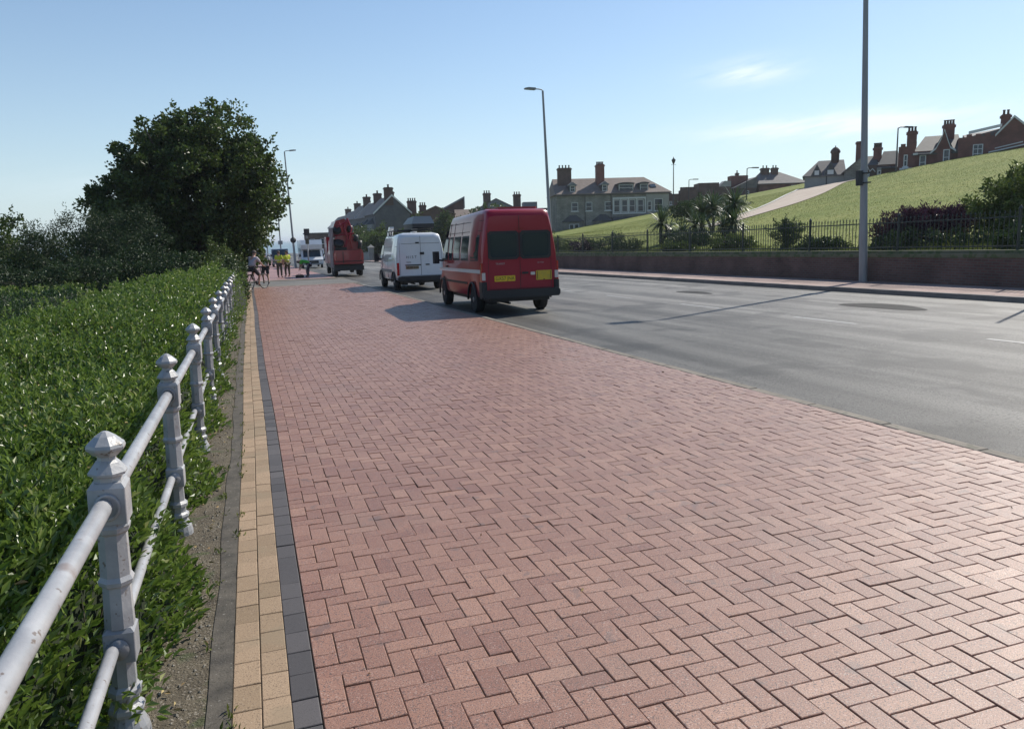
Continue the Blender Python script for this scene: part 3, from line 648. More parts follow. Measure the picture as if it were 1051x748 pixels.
# the path up the hill
def hpath(p0, p1, w0, w1, name, m_, dz, nn=40, mid=None, off0=0, off1=0):
    V = []; F = []
    for k in range(nn+1):
        t = k/nn; a = np.array(p0); b = np.array(p1); c_ = np.array(mid) if mid else (a+b)/2
        p = a*(1-t)**2+2*c_*t*(1-t)+b*t*t; d = 2*(c_-a)*(1-t)+2*(b-c_)*t; d /= np.linalg.norm(d); nrm = np.array((d[1], -d[0]))
        wdt = w0+(w1-w0)*t
        for q in range(9):
            s = (q/8-.5)*wdt+off0+(off1-off0)*t; x, y = p+nrm*s; V.append((x, y, float(T(x, y))+dz))
    for k in range(nn):
        for q in range(8): F.append((k*9+q, k*9+q+1, k*9+10+q, k*9+9+q))
    mb = MB(); mb.add(V, F, 0, True); return tag(mb.build(name, m_), kind='structure')
hpath((30.5, 46.5), (80, 93), 1.3, 8., 'hill_path', M['path'], .05, mid=(46.5, 57.5), nn=70)
hpath((30.5, 46.5), (80, 93), .22, .4, 'hill_path_kerb', M['white_edge'], .10, mid=(46.5, 57.5), nn=70, off0=-.7, off1=-4.1)

# ------------------------------------------------------------------ trees and plants
def clumps(centres, rads, n_per, spread, ln, wd, up=.2, tone=0.):
    """leaf clumps: centres (k,3)"""
    k = len(centres); q = np.repeat(np.arange(k), n_per)
    G = rng.normal(size=(len(q), 3)); G /= np.linalg.norm(G, axis=1, keepdims=True); rad = rng.random((len(q), 1))**.45
    P = centres[q]+G*rad*np.asarray(rads)[q][:, None]*np.array([1, 1, .75])*spread
    D = G*.8+rng.normal(size=G.shape)*.6; D[:, 2] += up
    r = np.clip(np.repeat(rng.normal(.5+tone, .2, k), n_per)+rng.normal(0, .18, len(q)), 0, 1)
    return leafgeo(P, D, rng.uniform(.7, 1.25, len(q))*ln, rng.uniform(.8, 1.2, len(q))*wd, r)
def crown_points(lobes, k, inner=.35):
    """clump centres scattered mostly in the outer shell of several ellipsoid lobes"""
    out = []; vol = np.array([l[3]*l[4]*l[5] for l in lobes])**.75; cnt = (vol/vol.sum()*k).astype(int)
    for (x, y, z, a, b, c), n in zip(lobes, cnt):
        G = rng.normal(size=(n, 3)); G /= np.linalg.norm(G, axis=1, keepdims=True)
        rr = np.where(rng.random(n) < inner, rng.random(n)**.5*.8, rng.uniform(.78, 1.08, n))
        rr = rr*(1+.16*np.sin(G[:, 0]*5+x*3+G[:, 2]*4)*np.cos(G[:, 1]*4+z))
        out.append(np.array([x, y, z])+G*rr[:, None]*np.array([a, b, c]))
    return np.concatenate(out)
def limbs(mb, base, tips, r0, seg=6):
    for tp in tips:
        a = Vector(base); b = Vector(tp); mid = a.lerp(b, .5)+Vector((random.gauss(0, .1), random.gauss(0, .1), .12))*(b-a).length*.5
        mb.tube([a, a.lerp(mid, .5)+Vector((0, 0, .05)), mid, mid.lerp(b, .55), b], [r0, r0*.8, r0*.55, r0*.32, r0*.12], seg)
def tree(name, label, cat, loc, lobes, k, n_per, rad, ln, wd, m_, trunk_r=.2, trunk_h=2., twigs=0, group=None, tone=0, up=.2, inner=.35):
    o = empty(name, loc, random.uniform(0, .01), label, cat, group)
    C_ = crown_points(lobes, k, inner); C_ = C_[C_[:, 2] > .1]
    tips = [tuple(C_[i]) for i in rng.choice(len(C_), min(len(C_), 26), replace=False)]
    mb = MB(); mb.tube([(0, 0, -.5), (0.02, 0, trunk_h*.4), (-.05, .03, trunk_h)], [trunk_r*1.3, trunk_r, trunk_r*.85], 10)
    limbs(mb, (-.05, .03, trunk_h*.95), tips, trunk_r*.5); mb.build('trunk', M['bark'], o)
    parts = [clumps(C_, rng.uniform(.6, 1.4, len(C_))*rad, n_per, 1., ln, wd, up, tone)]
    if twigs:      # leafy shoots that break the outline
        far = C_[rng.choice(len(C_), twigs)]; ce = C_.mean(0); Dr = far-ce; Dr /= np.linalg.norm(Dr, axis=1, keepdims=True); Dr[:, 2] += .35; Dr /= np.linalg.norm(Dr, axis=1, keepdims=True)
        lg = rng.uniform(.4, 1.0, twigs)*rad*1.9; kk = 12; q = np.repeat(np.arange(twigs), kk); t = np.tile(np.linspace(.3, 1, kk), twigs)
        P = far[q]+Dr[q]*(lg[q]*t)[:, None]+rng.normal(0, ln*.35, (len(q), 3)); D = Dr[q]+rng.normal(size=P.shape)*.6
        parts.append(leafgeo(P, D, ln, wd, np.clip(rng.normal(.6, .2, len(q)), 0, 1)))
    V, F, r = merge(parts); npmesh('crown', V, F, m_, rnd=r, parent=o); return o
def gl(x, y): return float(T(x, y))
# the big dark tree by the path
bz = -1.1
tree('sycamore_tree', 'big dark broad tree overhanging the path end beyond the hedge', 'tree', (-2.2, 40.5, bz),
     [(0, 0, 5.2, 3.3, 3.3, 2.9), (-2.4, .3, 4.4, 2.3, 2.6, 2.2), (1.9, 0, 4.7, 2.1, 2.5, 2.5), (.7, .2, 7.3, 2.1, 2.1, 1.7), (-1.1, 0, 6.6, 2.1, 2.1, 1.8), (-3.0, 0, 2.6, 2.3, 2.3, 1.9), (.2, 0, 2.4, 2.6, 2.4, 2.0), (2.4, -.3, 6.3, 1.3, 1.4, 1.3), (2.6, -.3, 5.0, 1.2, 1.2, 1.1), (1.6, -.6, 2.9, 1.2, 1.5, 1.1), (-3.7, 0, 4.3, 1.0, 1.2, .8)],
     1150, 72, .40, .17, .125, M['treeleaf'], .32, 1.8, twigs=420, inner=.28)
tree('tamarisk_bush', 'tall feathery dark bush left of the big tree', 'bush', (-6.6, 34, -1.4),
     [(0, 0, 2.2, 2.0, 1.8, 1.7), (1.9, .8, 2.5, 1.7, 1.7, 1.9), (-1.6, 0, 1.6, 1.6, 1.6, 1.3), (.5, -.6, 1.2, 2.4, 1.4, 1.2)], 640, 80, .36, .10, .035, M['bushleaf'], .1, .8, twigs=420, up=.7)
tree('bramble_bush', 'low dark bush under the big tree, behind the hedge crest', 'bush', (-4.9, 30.0, -1.0),
     [(0, 0, 1.0, 2.2, 1.8, 1.1), (1.8, 1.0, 1.2, 1.6, 1.6, 1.1), (-2.6, .5, .9, 1.6, 1.6, 1.0)], 360, 80, .36, .11, .06, M['bushleaf'], .08, .6, twigs=100, up=.4)
tree('elder_tree', 'small leafy tree at the left edge of the picture', 'tree', (-11.8, 45, -2.4),
     [(0, 0, 4.0, 1.9, 1.9, 1.7), (-1.8, 0, 3.4, 1.9, 1.9, 1.6), (1.6, -.4, 3.0, 1.6, 1.6, 1.3), (0, 0, 1.9, 2.8, 2.0, 1.5)], 260, 70, .42, .16, .11, M['treeleaf'], .16, 1.6, twigs=120)
tree('hawthorn_bush', 'rounded dark bush between the left edge tree and the feathery bush', 'bush', (-9.6, 34, -1.9),
     [(0, 0, 1.7, 2.3, 2.0, 1.6), (2.4, 0, 1.8, 1.8, 1.6, 1.4), (-2.6, .5, 1.4, 2.2, 1.8, 1.3), (1, -1.4, 1.0, 2.6, 1.4, 1.1)], 560, 70, .4, .10, .05, M['treeleaf'], .1, .8, twigs=160, up=.5)
tree('trailing_bush', 'small dark bush spilling onto the tan bricks at the end of the railing', 'bush', (-.42, 27.2, -.43),
     [(0, 0, .45, .35, .9, .5), (-.2, 1.6, .8, .45, .8, .7)], 50, 60, .16, .08, .045, M['darkshrub'], .03, .2, twigs=20)
tree('path_end_bush', 'leafy green bush at the end of the railing below the big tree', 'bush', (-1.2, 33.0, -.7),
     [(0, 0, 1.0, .8, 2.0, 1.1), (.25, -2.4, .7, .55, 1.5, .9)], 130, 70, .3, .10, .06, M['shrubleaf'], .06, .5, twigs=60)
# shrubs on the bank behind the fence
def hb(name, label, x, y, lobes, k, n, rad, ln, wd, m_, **kw):
    return tree(name, label, kw.pop('cat', 'shrub'), (x, y, gl(x, y)-.05), lobes, k, n, rad, ln, wd, m_, trunk_r=kw.pop('tr', .06), trunk_h=kw.pop('th', .5), **kw)
hb('laurel_shrub', 'large yellow-green leafy shrub at the right edge behind the fence', 24.4, 18.9, [(.2, 0, 1.2, 1.4, 1.3, 1.0), (1.5, -.8, 1.25, 1.4, 1.4, 1.0), (-.8, .4, .8, .9, 1.0, .7), (.8, -.5, 1.6, 1.1, 1.0, .7), (0, 0, .5, 1.6, 1.3, .6)], 330, 60, .30, .14, .07, M['shrubleaf'], twigs=170, tr=.09)
hb('cordyline_shrub', 'spiky purple shrub behind the fence right of the tall lamp column', 21.9, 21.6, [(.2, -.2, .85, .95, .9, .5), (1.2, -.7, .8, .9, .8, .45), (-.3, .2, .4, .6, .6, .4)], 150, 46, .22, .18, .045, M['purple'], twigs=130, up=.8)
hb('purple_fringe_shrub', 'dark green low shrub under the spiky purple one', 21.0, 20.6, [(.1, -.2, .3, .8, .8, .4), (.8, -1.2, .3, .8, .8, .35), (-.1, .6, .2, .5, .6, .3)], 100, 50, .22, .11, .05, M['darkshrub'])
hb('round_shrub', 'small rounded shrub behind the fence left of the tall lamp column', 21.4, 27.2, [(0, 0, .62, .62, .62, .58), (.1, 0, .95, .45, .45, .3)], 70, 60, .2, .07, .04, M['darkshrub'], twigs=30)
for (x, y, lb, s_, mm, a) in ((20.6, 24.4, 'low loose green plant at the fence foot just left of the tall lamp column', .5, 'darkshrub', .3), (21.2, 31.0, 'low green clump by the fence between the palms and the rounded shrub', .6, 'shrubleaf', .3), (20.6, 41.5, 'dark green bush left of the palms behind the fence', .9, 'darkshrub', .4), (20.8, 46.5, 'reddish brown low bush left of the dark green bush on the bank', .7, 'purple', .4), (20.8, 52.0, 'long low green bush behind the fence next to the red van roof', .9, 'shrubleaf', .4), (22.6, 37.0, 'dense green plant filling the gap under the palms', .75, 'darkshrub', .4), (20.5, 34.6, 'small bushy plant at the fence in front of the rightmost palm', .5, 'shrubleaf', .3),
                          (21.0, 16.2, 'low green growth under the large shrub at the right edge', .6, 'darkshrub', .3)):
    hb('bank_bush', lb, x, y, [(0, 0, s_*.6, s_*1.3, s_*1.6, s_*.65), (s_*.5, -s_*.9, s_*.5, s_*.9, s_*.9, s_*.5)], 80, 50, s_*.32, .11, .05, M[mm], twigs=50)
# low growth along the fence foot and rough grass there
n = 26000; y = 10+rng.random(n)*70; x = 19.25+rng.random(n)**1.6*2.6; z = T(x, y); P = np.stack([x, y, z-.02], 1); D = rng.normal(size=P.shape)*.35; D[:, 2] = 1
V, F, r = leafgeo(P, D, rng.uniform(.10, .34, n)*(.5+vnoise(x, y, 1.5, 3)), .025, np.clip(rng.normal(.5, .25, n), 0, 1)); tag(npmesh('long_grass', V, F, M['weed'], rnd=r), 'long rough grass and weeds growing along the foot of the fence', 'long grass', kind='stuff')
# short grass blades over the bank so that it does not read as a smooth sheet
n = 90000; y = 12+rng.random(n)*90; x = 19.3+rng.random(n)*62; ok = (x < y*1.30+4) & (x > y*.36); x, y = x[ok], y[ok]
# keep the path clear
tt = np.linspace(0, 1, 200)[:, None]; cen = np.array((30.5, 46.5))*(1-tt)**2+2*np.array((46.5, 57.5))*tt*(1-tt)+np.array((80, 93))*tt*tt
dmin = np.min((x[:, None]-cen[None, ::4, 0])**2+(y[:, None]-cen[None, ::4, 1])**2-(.75+3.4*tt[None, ::4, 0])**2, axis=1); x, y = x[dmin > 0], y[dmin > 0]
P = np.stack([x, y, T(x, y)-.01], 1); D = rng.normal(size=P.shape)*.5; D[:, 2] = 1
M['blade'] = mat('grass_blade', (.10, .14, .03), .8, (.26, .27, .09), attr='rnd', transl=.3)
V, F, r = leafgeo(P, D, rng.uniform(.04, .10, len(P)), .03, np.clip(.7*vnoise(x, y, 5, 6)+.5*rng.random(len(P)), 0, 1)); tag(npmesh('mown_grass', V, F, M['blade'], rnd=r), 'short mown grass covering the sunny bank', 'grass', kind='stuff')

def palm(x, y, h, label, nb=90, bl=1.0, heads=((0, 0, 0),), tone=0.):
    bl *= .86; h *= .88
    o = empty('cordyline_palm', (x, y, gl(x, y)-.05), 0, label, 'palm', 'palms behind the fence')
    mb = MB(); parts = []
    for (dx, dy, dz) in heads:
        tp = (dx, dy, h+dz); mb.tube([(0, 0, -.2), (dx*.4, dy*.4, (h+dz)*.5), tp], [.11, .085, .09], 8)
        for k in range(nb):
            th = random.uniform(0, 2*math.pi); e0 = math.asin(random.uniform(-.45, .98)); ln = bl*random.uniform(.75, 1.1); d = Vector((math.cos(th)*math.cos(e0), math.sin(th)*math.cos(e0), math.sin(e0)))
            sd_ = Vector((-math.sin(th), math.cos(th), 0)); p = Vector(tp)+d*.05; v = []; wv = [.03, .035, .028, .004]
            for q, wd in enumerate(wv):
                v += [tuple(p-sd_*wd), tuple(p+sd_*wd)]; d = (d+Vector((0, 0, -.22-.12*q))*(.6 if e0 < 1 else .25)).normalized(); p = p+d*ln/3
            parts.append((np.array(v), np.array([(0, 1, 3, 2), (2, 3, 5, 4), (4, 5, 7, 6)]), np.full(8, min(1, max(0, random.gauss(.45+tone, .22))))))
    mb.build('trunk', M['bark'], o); V, F, r = merge(parts); npmesh('crown', V, F, M['palm'], rnd=r, parent=o)
    return o
palm(23.6, 41.6, 1.5, 'dark spiky palm standing leftmost of the palms behind the fence', 130, 1.35, ((0, 0, 0), (.3, -.3, -.6)), -.1)
palm(24.0, 38.4, 1.15, 'low spreading spiky palm between the two taller palms', 110, 1.25, ((0, 0, 0), (-.5, .5, -.35), (.5, .2, -.2)))
palm(26.0, 37.6, 2.0, 'tall palm with a bare trunk standing rightmost of the palms', 150, 1.35, ((0, 0, 0), (-.2, .2, -.7)), .1)
palm(24.6, 36.6, .8, 'short palm at the foot of the tall right hand palm', 100, 1.2, ((0, 0, 0), (.4, -.4, .2)))
palm(27.5, 42.0, 1.6, 'bushy grey-green palm behind the others, just below the skyline', 170, 1.2, ((0, 0, 0), (.3, .5, .3), (-.6, .3, -.1)), .15)
hb('hill_bush', 'dark bushes where the hill path starts, right of the palms', 39.5, 62.0, [(0, 0, .8, 2.4, 1.8, .9), (2.6, 1.6, .8, 2.2, 1.6, .8), (-2.4, -1.2, .6, 1.8, 1.5, .7)], 160, 50, .5, .22, .10, M['darkshrub'], twigs=60)
hb('hill_bush', 'long dark bush below the low roofs, up the grass from the palms', 47.5, 73.0, [(0, 0, .7, 2.8, 1.8, .9), (3.4, 2.2, .7, 2.2, 1.6, .7)], 130, 50, .5, .24, .10, M['darkshrub'], twigs=40)
hb('hill_bush', 'small bush on the crest left of the bungalow', 55.0, 82.0, [(0, 0, .6, 2.2, 1.6, .8)], 80, 50, .5, .24, .10, M['shrubleaf'], twigs=30)
# trees before the far houses
def ft(label, x, y, zb, lobes, k=150, mm='treeleaf', ln=.4): return tree('street_tree', label, 'tree', (x, y, zb), lobes, k, 46, .8, ln, ln*.7, M[mm], .25, 1.2, twigs=60, group='trees before the far terrace', tone=.15)
ft('wide round tree behind the red van roof', 33.0, 107, gl(33, 107)-2.2, [(0, 0, 5.1, 4.2, 3, 1.8), (-3.0, 0, 4.2, 2.6, 3, 1.8), (3.6, 0, 4.4, 2.4, 2.6, 1.5), (0, 0, 2.4, 5, 3, 2.2)], 260, 'farleaf')
ft('tall narrow tree between the two vans', 27.6, 112, gl(27, 112)-.5, [(0, 0, 3.8, 1.5, 1.6, 1.6), (.3, 0, 2.2, 1.9, 2, 2.0)], 120, 'farleaf').location.z -= .7
ft('leafy tree right above the roof box of the white van', 24.6, 116, gl(24, 116)-.5, [(0, 0, 3.4, 1.3, 1.6, 1.6), (-.3, 0, 1.8, 1.8, 2, 1.6)], 110, 'shrubleaf')
ft('pair of round dark trees just right of the red lorry', 20.2, 128, gl(20, 128)-.8, [(0, 0, 3.0, 2.4, 2.4, 2.0), (-1.8, 6, 3.2, 2.2, 2.2, 1.9), (1.6, -2, 2.4, 1.8, 2, 1.6)], 150)
ft('low dark garden tree before the near end of the terrace', 22.6, 120, gl(22.6, 120)-.8, [(0, 0, 2.0, 2.4, 2.4, 1.5)], 90)

# ------------------------------------------------------------------ buildings
def roof_gable(mb, x0, x1, y0, y1, ze, zr, ov=.3, axis='x', mi=0, th=.12):
    """ridge along x (or y); thin solid slabs"""
    if axis == 'x':
        ym = (y0+y1)/2
        mb.prismX([(y0-ov, ze-.05), (ym, zr-.0), (y1+ov, ze-.05), (y1+ov, ze+th-.05), (ym, zr+th), (y0-ov, ze+th-.05)], x0-ov*.5, x1+ov*.5, mi)
    else:
        xm = (x0+x1)/2
        mb.prismY([(x0-ov, ze-.05), (xm, zr), (x1+ov, ze-.05), (x1+ov, ze+th-.05), (xm, zr+th), (x0-ov, ze+th-.05)], y0-ov*.5, y1+ov*.5, mi)
def roof_hip(mb, x0, x1, y0, y1, ze, zr, hx0, hx1, ov=.3, mi=0):
    ym = (y0+y1)/2; a = [(x0-ov, y0-ov, ze), (x1+ov, y0-ov, ze), (x1+ov, y1+ov, ze), (x0-ov, y1+ov, ze), (x0+hx0, ym, zr), (x1-hx1, ym, zr)]
    b = [(x, y, z-.14) for x, y, z in a[:4]]
    mb.add(a+b, [(0, 1, 5, 4), (1, 2, 5), (2, 3, 4, 5), (3, 0, 4), (6, 7, 1, 0), (7, 8, 2, 1), (8, 9, 3, 2), (9, 6, 0, 3), (9, 8, 7, 6)], mi)
def window(parent, x, z, w_, h_, y=0., tm='trim', bars=1, sill=True, name='window', rz=0., bx=1):
    """frame (proud), pane (sub-part); on a wall facing -y"""
    o = MB(); f = .09
    o.box(x, x+w_, y-.07, y-.002, z, z+f); o.box(x, x+w_, y-.07, y-.002, z+h_-f, z+h_); o.box(x, x+f, y-.07, y-.002, z+f, z+h_-f); o.box(x+w_-f, x+w_, y-.07, y-.002, z+f, z+h_-f)
    for b in range(1, bars+1): zz = z+h_*b/(bars+1); o.box(x+f, x+w_-f, y-.06, y-.002, zz-.03, zz+.03)
    for b in range(1, bx): xx = x+w_*b/bx; o.box(xx-.03, xx+.03, y-.058, y-.002, z+f, z+h_-f)
    if sill: o.box(x-.12, x+w_+.12, y-.16, y-.002, z-.12, z-.002)
    fr = o.build(name, M[tm], parent)
    p = MB(); p.box(x+f, x+w_-f, y-.03, y-.012, z+f, z+h_-f); p.build('pane', M['glass'], fr); return fr
def chimney(parent, x, y, z0, z1, w_=1., d_=.7, pots=3, m_='darkbrick', taper=True):
    o = MB(); o.box(x-w_/2, x+w_/2, y-d_/2, y+d_/2, z0, z1-.35); o.box(x-w_/2-.1, x+w_/2+.1, y-d_/2-.1, y+d_/2+.1, z1-.35, z1-.12); o.box(x-w_/2+.02, x+w_/2-.02, y-d_/2+.02, y+d_/2-.02, z1-.12, z1)
    c = o.build('chimney', M[m_], parent)
    for k in range(pots):
        xx = x+(k-(pots-1)/2)*(w_/(pots+.2)); p = MB(); p.lathe([(.13, 0), (.11, .35), (.14, .42), (.14, .5), (.1, .5)], 10, c=(xx, y, z1)); p.build('pot', M['darkbrick'], c)
    return c
def dormer(parent, x, y, z, w_, h_, d_=2.2, rm='slatedark', curved=False):
    o = MB(); o.box(x-w_/2, x+w_/2, y, y+d_, z, z+h_); dm = o.build('dormer', M['slatedark'], parent)
    r = MB()
    if curved: r.prismY([(x+(w_/2+.2)*math.cos(t), z+h_+.28*math.sin(t)) for t in np.linspace(0, math.pi, 9)][::-1], y-.25, y+d_, 0)
    else: r.prismY([(x-w_/2-.25, z+h_), (x, z+h_+.55), (x+w_/2+.25, z+h_), (x+w_/2+.25, z+h_-.1), (x-w_/2-.25, z+h_-.1)], y-.25, y+d_)
    r.build('dormer_roof', M['lead'] if not curved else M[rm], dm); window(dm, x-w_/2+.12, z+.15, w_-.24, h_-.25, y, sill=False); return dm
def building(name, label, x, y, z, yaw_deg, cat='house', group=None): return empty(name, (x, y, z), R(yaw_deg), label, cat, group)
def part(nm, fn_, m_, parent): mb = MB(); fn_(mb); return mb.build(nm, M[m_], parent)

# A: stone terrace on the hill
A = building('stone_terrace', 'grey stone terrace with dormers and two big chimneys beyond the grass bank', 51.6, 127.2, 0, -14)
D_A = 10.5
part('wall', lambda b: (b.box(0, 20, 0, D_A, -1, 8.05), b.prismX([(.001, 8.05), (D_A-.001, 8.05), (D_A/2, 10.9)], .001, .35)), 'stone', A)
def fa(b):
    roof_hip(b, 0, 20, 0, D_A, 8.05, 11.0, .01, 3.2, .35)
part('roof', fa, 'tileroof', A)
part('rear_wing', lambda b: (b.box(11, 18.6, 5.5, 13, 0, 9.6)), 'stone', A); part('rear_roof', lambda b: roof_hip(b, 11, 18.6, 5.5, 13, 9.6, 10.9, 2, 2, .3), 'slatedark', A)
chimney(A, 1.9, 3.2, 8, 12.75, 2.4, 1.0, 4, 'darkbrick'); chimney(A, 8.3, 3.2, 9, 13.2, 1.35, 1.6, 5, 'housebrick')
dormer(A, 2.9, .5, 8.3, 1.1, 1.3); dormer(A, 8.6, .5, 8.3, 1.1, 1.3); dormer(A, 12.4, .5, 8.2, 2.8, 1.4, curved=True); dormer(A, 15.6, .5, 8.2, 1.6, 1.4, curved=True)
part('skylight', lambda b: b.add([(17.0, 1.2, 9.02), (18.0, 1.2, 9.02), (18.0, 2.2, 9.56), (17.0, 2.2, 9.56), (17.0, 1.2, 8.9), (18.0, 1.2, 8.9), (18.0, 2.2, 9.4), (17.0, 2.2, 9.4)], [(0, 1, 2, 3), (4, 5, 1, 0), (5, 6, 2, 1), (6, 7, 3, 2), (7, 4, 0, 3)]), 'glass', A)
for x in (2.6, 5.1, 8.5): window(A, x, 5.1, 1.15, 1.5, bars=1)
for x0 in (1.1, 6.4):      # ground floor bays with hipped slate roofs
    part('bay', lambda b: b.prism([(x0, -.002), (x0+.7, -1.0), (x0+2.8, -1.0), (x0+3.5, -.002)], 0, 3.3), 'stone', A)
    bq = A.children[-1] if A.children else None
    part('bay_roof', lambda b: b.add([(x0-.3, -.003, 3.3), (x0+.6, -1.3, 3.3), (x0+2.9, -1.3, 3.3), (x0+3.8, -.003, 3.3), (x0+1.2, -.003, 4.45), (x0+2.3, -.003, 4.45)], [(0, 1, 4), (1, 2, 5, 4), (2, 3, 5), (3, 2, 1, 0)]), 'slatedark', A)
    window(A, x0+.9, 1.3, .8, 1.6, y=-1.0); window(A, x0+1.8, 1.3, .8, 1.6, y=-1.0)
part('drainpipe', lambda b: b.tube([(5.0, -.08, 0), (5.0, -.08, 8)], .06, 6), 'darkmetal', A); part('drainpipe', lambda b: b.tube([(9.6, -.08, 0), (9.6, -.08, 8)], .06, 6), 'darkmetal', A)
part('timber_front', lambda b: (b.box(9.9, 15.8, -.16, -.003, 4.4, 4.62), b.box(9.9, 15.8, -.16, -.003, 7.0, 7.25), *[b.box(q, q+.16, -.15, -.004, 4.62, 7.0) for q in (9.9, 11.25, 12.6, 14.1, 15.64)]), 'trim', A)
for x in (10.1, 11.5, 12.85, 14.35): window(A, x, 4.75, 1.05, 2.1, bars=1, sill=False)
part('veranda_roof', lambda b: b.add([(9.8, -1.4, 3.1), (15.9, -1.4, 3.1), (15.9, -.003, 3.95), (9.8, -.003, 3.95), (9.8, -.003, 3.05), (15.9, -.003, 3.05)], [(0, 1, 2, 3), (1, 0, 4, 5), (0, 3, 4), (1, 5, 2)]), 'slatedark', A)
part('pale_front', lambda b: (b.box(15.9, 19.9, -.12, -.003, 4.2, 7.9)), 'render', A); window(A, 17.3, 4.8, 1.5, 2.1, y=-.122); window(A, 16.1, 4.9, .7, 1.6, y=-.122)
part('eaves_board', lambda b: b.box(-.2, 20.2, -.30, -.12, 7.74, 7.9), 'slatedark', A)

# E: brick house at the top right
E = building('brick_house', 'dark red brick house with white gables and three chimneys at the hill top right', 70.15, 70.55, 0, -45)
hx = lambda px: (px-920)*.0925
part('wall', lambda b: (b.box(0, hx(938), .3, 7, 5.5, 9.9), b.box(.2, .7, .3, .7, 9.9, 10.2), b.box(1.2, 1.8, .3, .7, 9.9, 10.35)), 'housebrick', E)
def e2(b): b.box(hx(938)+.01, hx(983), .6, 8, 5.5, 9.3)
part('wall', e2, 'housebrick', E)
def e3(b):
    b.box(hx(983)+.01, hx(1052)+4, 0, 8, 5.5, 10.4)
    for q in range(5): b.box(hx(991)+q*.85, hx(991)+q*.85+.5, 0, .35, 10.4, 10.7)
part('wing', e3, 'housebrick', E)
part('wing_gable', lambda b: b.prismY([(hx(1021), 10.4), (hx(1037), 12.1), (hx(1058), 10.4)], 0.001, 8), 'housebrick', E)
part('wing_roof', lambda b: b.add([(hx(990), .5, 10.4), (hx(1030), .5, 11.2), (hx(1030), 5, 11.6), (hx(990), 5, 11.1), (hx(990), 5, 10.4), (hx(1030), 5, 10.4), (hx(1030), .5, 10.4)], [(0, 1, 2, 3), (0, 3, 4), (6, 5, 2, 1), (3, 2, 5, 4), (0, 6, 1)]), 'slate', E)
def barge(b, pts, y, th=.22, dy=.16):
    for (xa, za), (xb, zb) in zip(pts[:-1], pts[1:]):
        b.add([(xa, y-dy, za), (xb, y-dy, zb), (xb, y-dy, zb+th), (xa, y-dy, za+th), (xa, y-.003, za), (xb, y-.003, zb), (xb, y-.003, zb+th), (xa, y-.003, za+th)], [(0, 1, 2, 3), (3, 2, 6, 7), (1, 0, 4, 5), (0, 3, 7, 4), (1, 5, 6, 2), (4, 7, 6, 5)])
part('bargeboard', lambda b: barge(b, [(hx(1019.5), 10.25), (hx(1037), 12.1), (hx(1059), 10.25)], 0, .25), 'trim', E)
part('parapet_trim', lambda b: barge(b, [(hx(993), 10.75), (hx(1026), 11.3)], .45, .3), 'trim', E)
def er(b):
    roof_hip(b, hx(938), hx(985), .6, 8, 9.0, 11.2, 1.0, .01, .35)
part('roof', er, 'slatedark', E)
part('gable', lambda b: (b.prismY([(hx(959), 9.0), (hx(960), 9.5), (hx(968), 11.2), (hx(975), 9.5), (hx(976), 9.0)], .25, 4), b.box(hx(961), hx(977), .25, .6, 5.5, 9.0)), 'housebrick', E)
part('gable_roof', lambda b: (b.add([(hx(956), .2, 8.9), (hx(968), .2, 11.3), (hx(968), 4, 11.3), (hx(956), 4, 8.9), (hx(980), .2, 9.0), (hx(980), 4, 9.0)], [(0, 1, 2, 3), (1, 4, 5, 2), (3, 2, 1, 0)])), 'slatedark', E)
part('bargeboard', lambda b: barge(b, [(hx(954), 8.9), (hx(960), 9.35), (hx(965), 10.35), (hx(968), 11.3), (hx(971.5), 10.3), (hx(975), 9.4), (hx(981), 9.0)], .2, .2), 'trim', E)
part('eaves_trim', lambda b: (b.box(hx(936), hx(941), .1, .3, 8.9, 9.1), b.box(hx(922), hx(936), -.05, .28, 7.35, 7.55)), 'trim', E)
window(E, hx(943.2), 7.3, .65, 1.55, y=.6, bars=1); window(E, hx(968), 7.6, .62, 1.7, y=.25, bars=1); window(E, hx(998), 8.1, .95, 1.5, y=0, bars=2, bx=2); window(E, hx(926), 7.7, .4, 1.3, y=.3, bars=1)
part('ledge', lambda b: (barge(b, [(hx(1014), 8.6), (hx(1049), 9.2)], 0, .12, .3), barge(b, [(hx(1020), 9.0), (hx(1047), 9.5)], 0, .1, .2), b.box(hx(982), hx(1000), -.16, -.003, 7.95, 8.06)), 'trim', E)
chimney(E, hx(934), 2.2, 9, 11.7, 1.0, .9, 3, 'housebrick'); chimney(E, hx(974), 3.8, 10, 12.3, 1.15, 1., 4, 'housebrick'); chimney(E, hx(1031.5), 2.6, 10.6, 12.75, .85, .9, 2, 'housebrick')

# D: dark slate house behind the lamp column
Dh = building('slate_house', 'dark slate roofed house with white bays between lamp column and brick house', 73.1, 79.1, 0, -42)
dx_ = lambda px: (px-886)*.106
part('wall', lambda b: (b.box(0, dx_(921), 0, 6, 5.4, 8.6)), 'darkbrick', Dh)
part('roof', lambda b: (roof_hip(b, dx_(903), dx_(924), 0, 6, 8.2, 10.4, .6, .01, .2), roof_hip(b, 0, dx_(903), .2, 5, 8.5, 9.9, .3, .3, .1)), 'slatedark', Dh)
part('bay', lambda b: (b.box(dx_(901.5), dx_(906), -.5, -.003, 6.0, 8.2)), 'render', Dh); window(Dh, dx_(902.2), 7.0, .4, .9, y=-.5)
part('bargeboard', lambda b: (barge(b, [(dx_(889), 7.7), (dx_(891.5), 8.4), (dx_(894), 7.8), (dx_(897), 8.1), (dx_(900), 7.7)], 0, .13), b.box(dx_(888), dx_(900), -.2, -.003, 7.0, 7.15)), 'trim', Dh)
window(Dh, dx_(890), 7.2, .4, .5, y=0); chimney(Dh, dx_(902), 2, 9, 10.9, .95, .7, 4, 'housebrick')
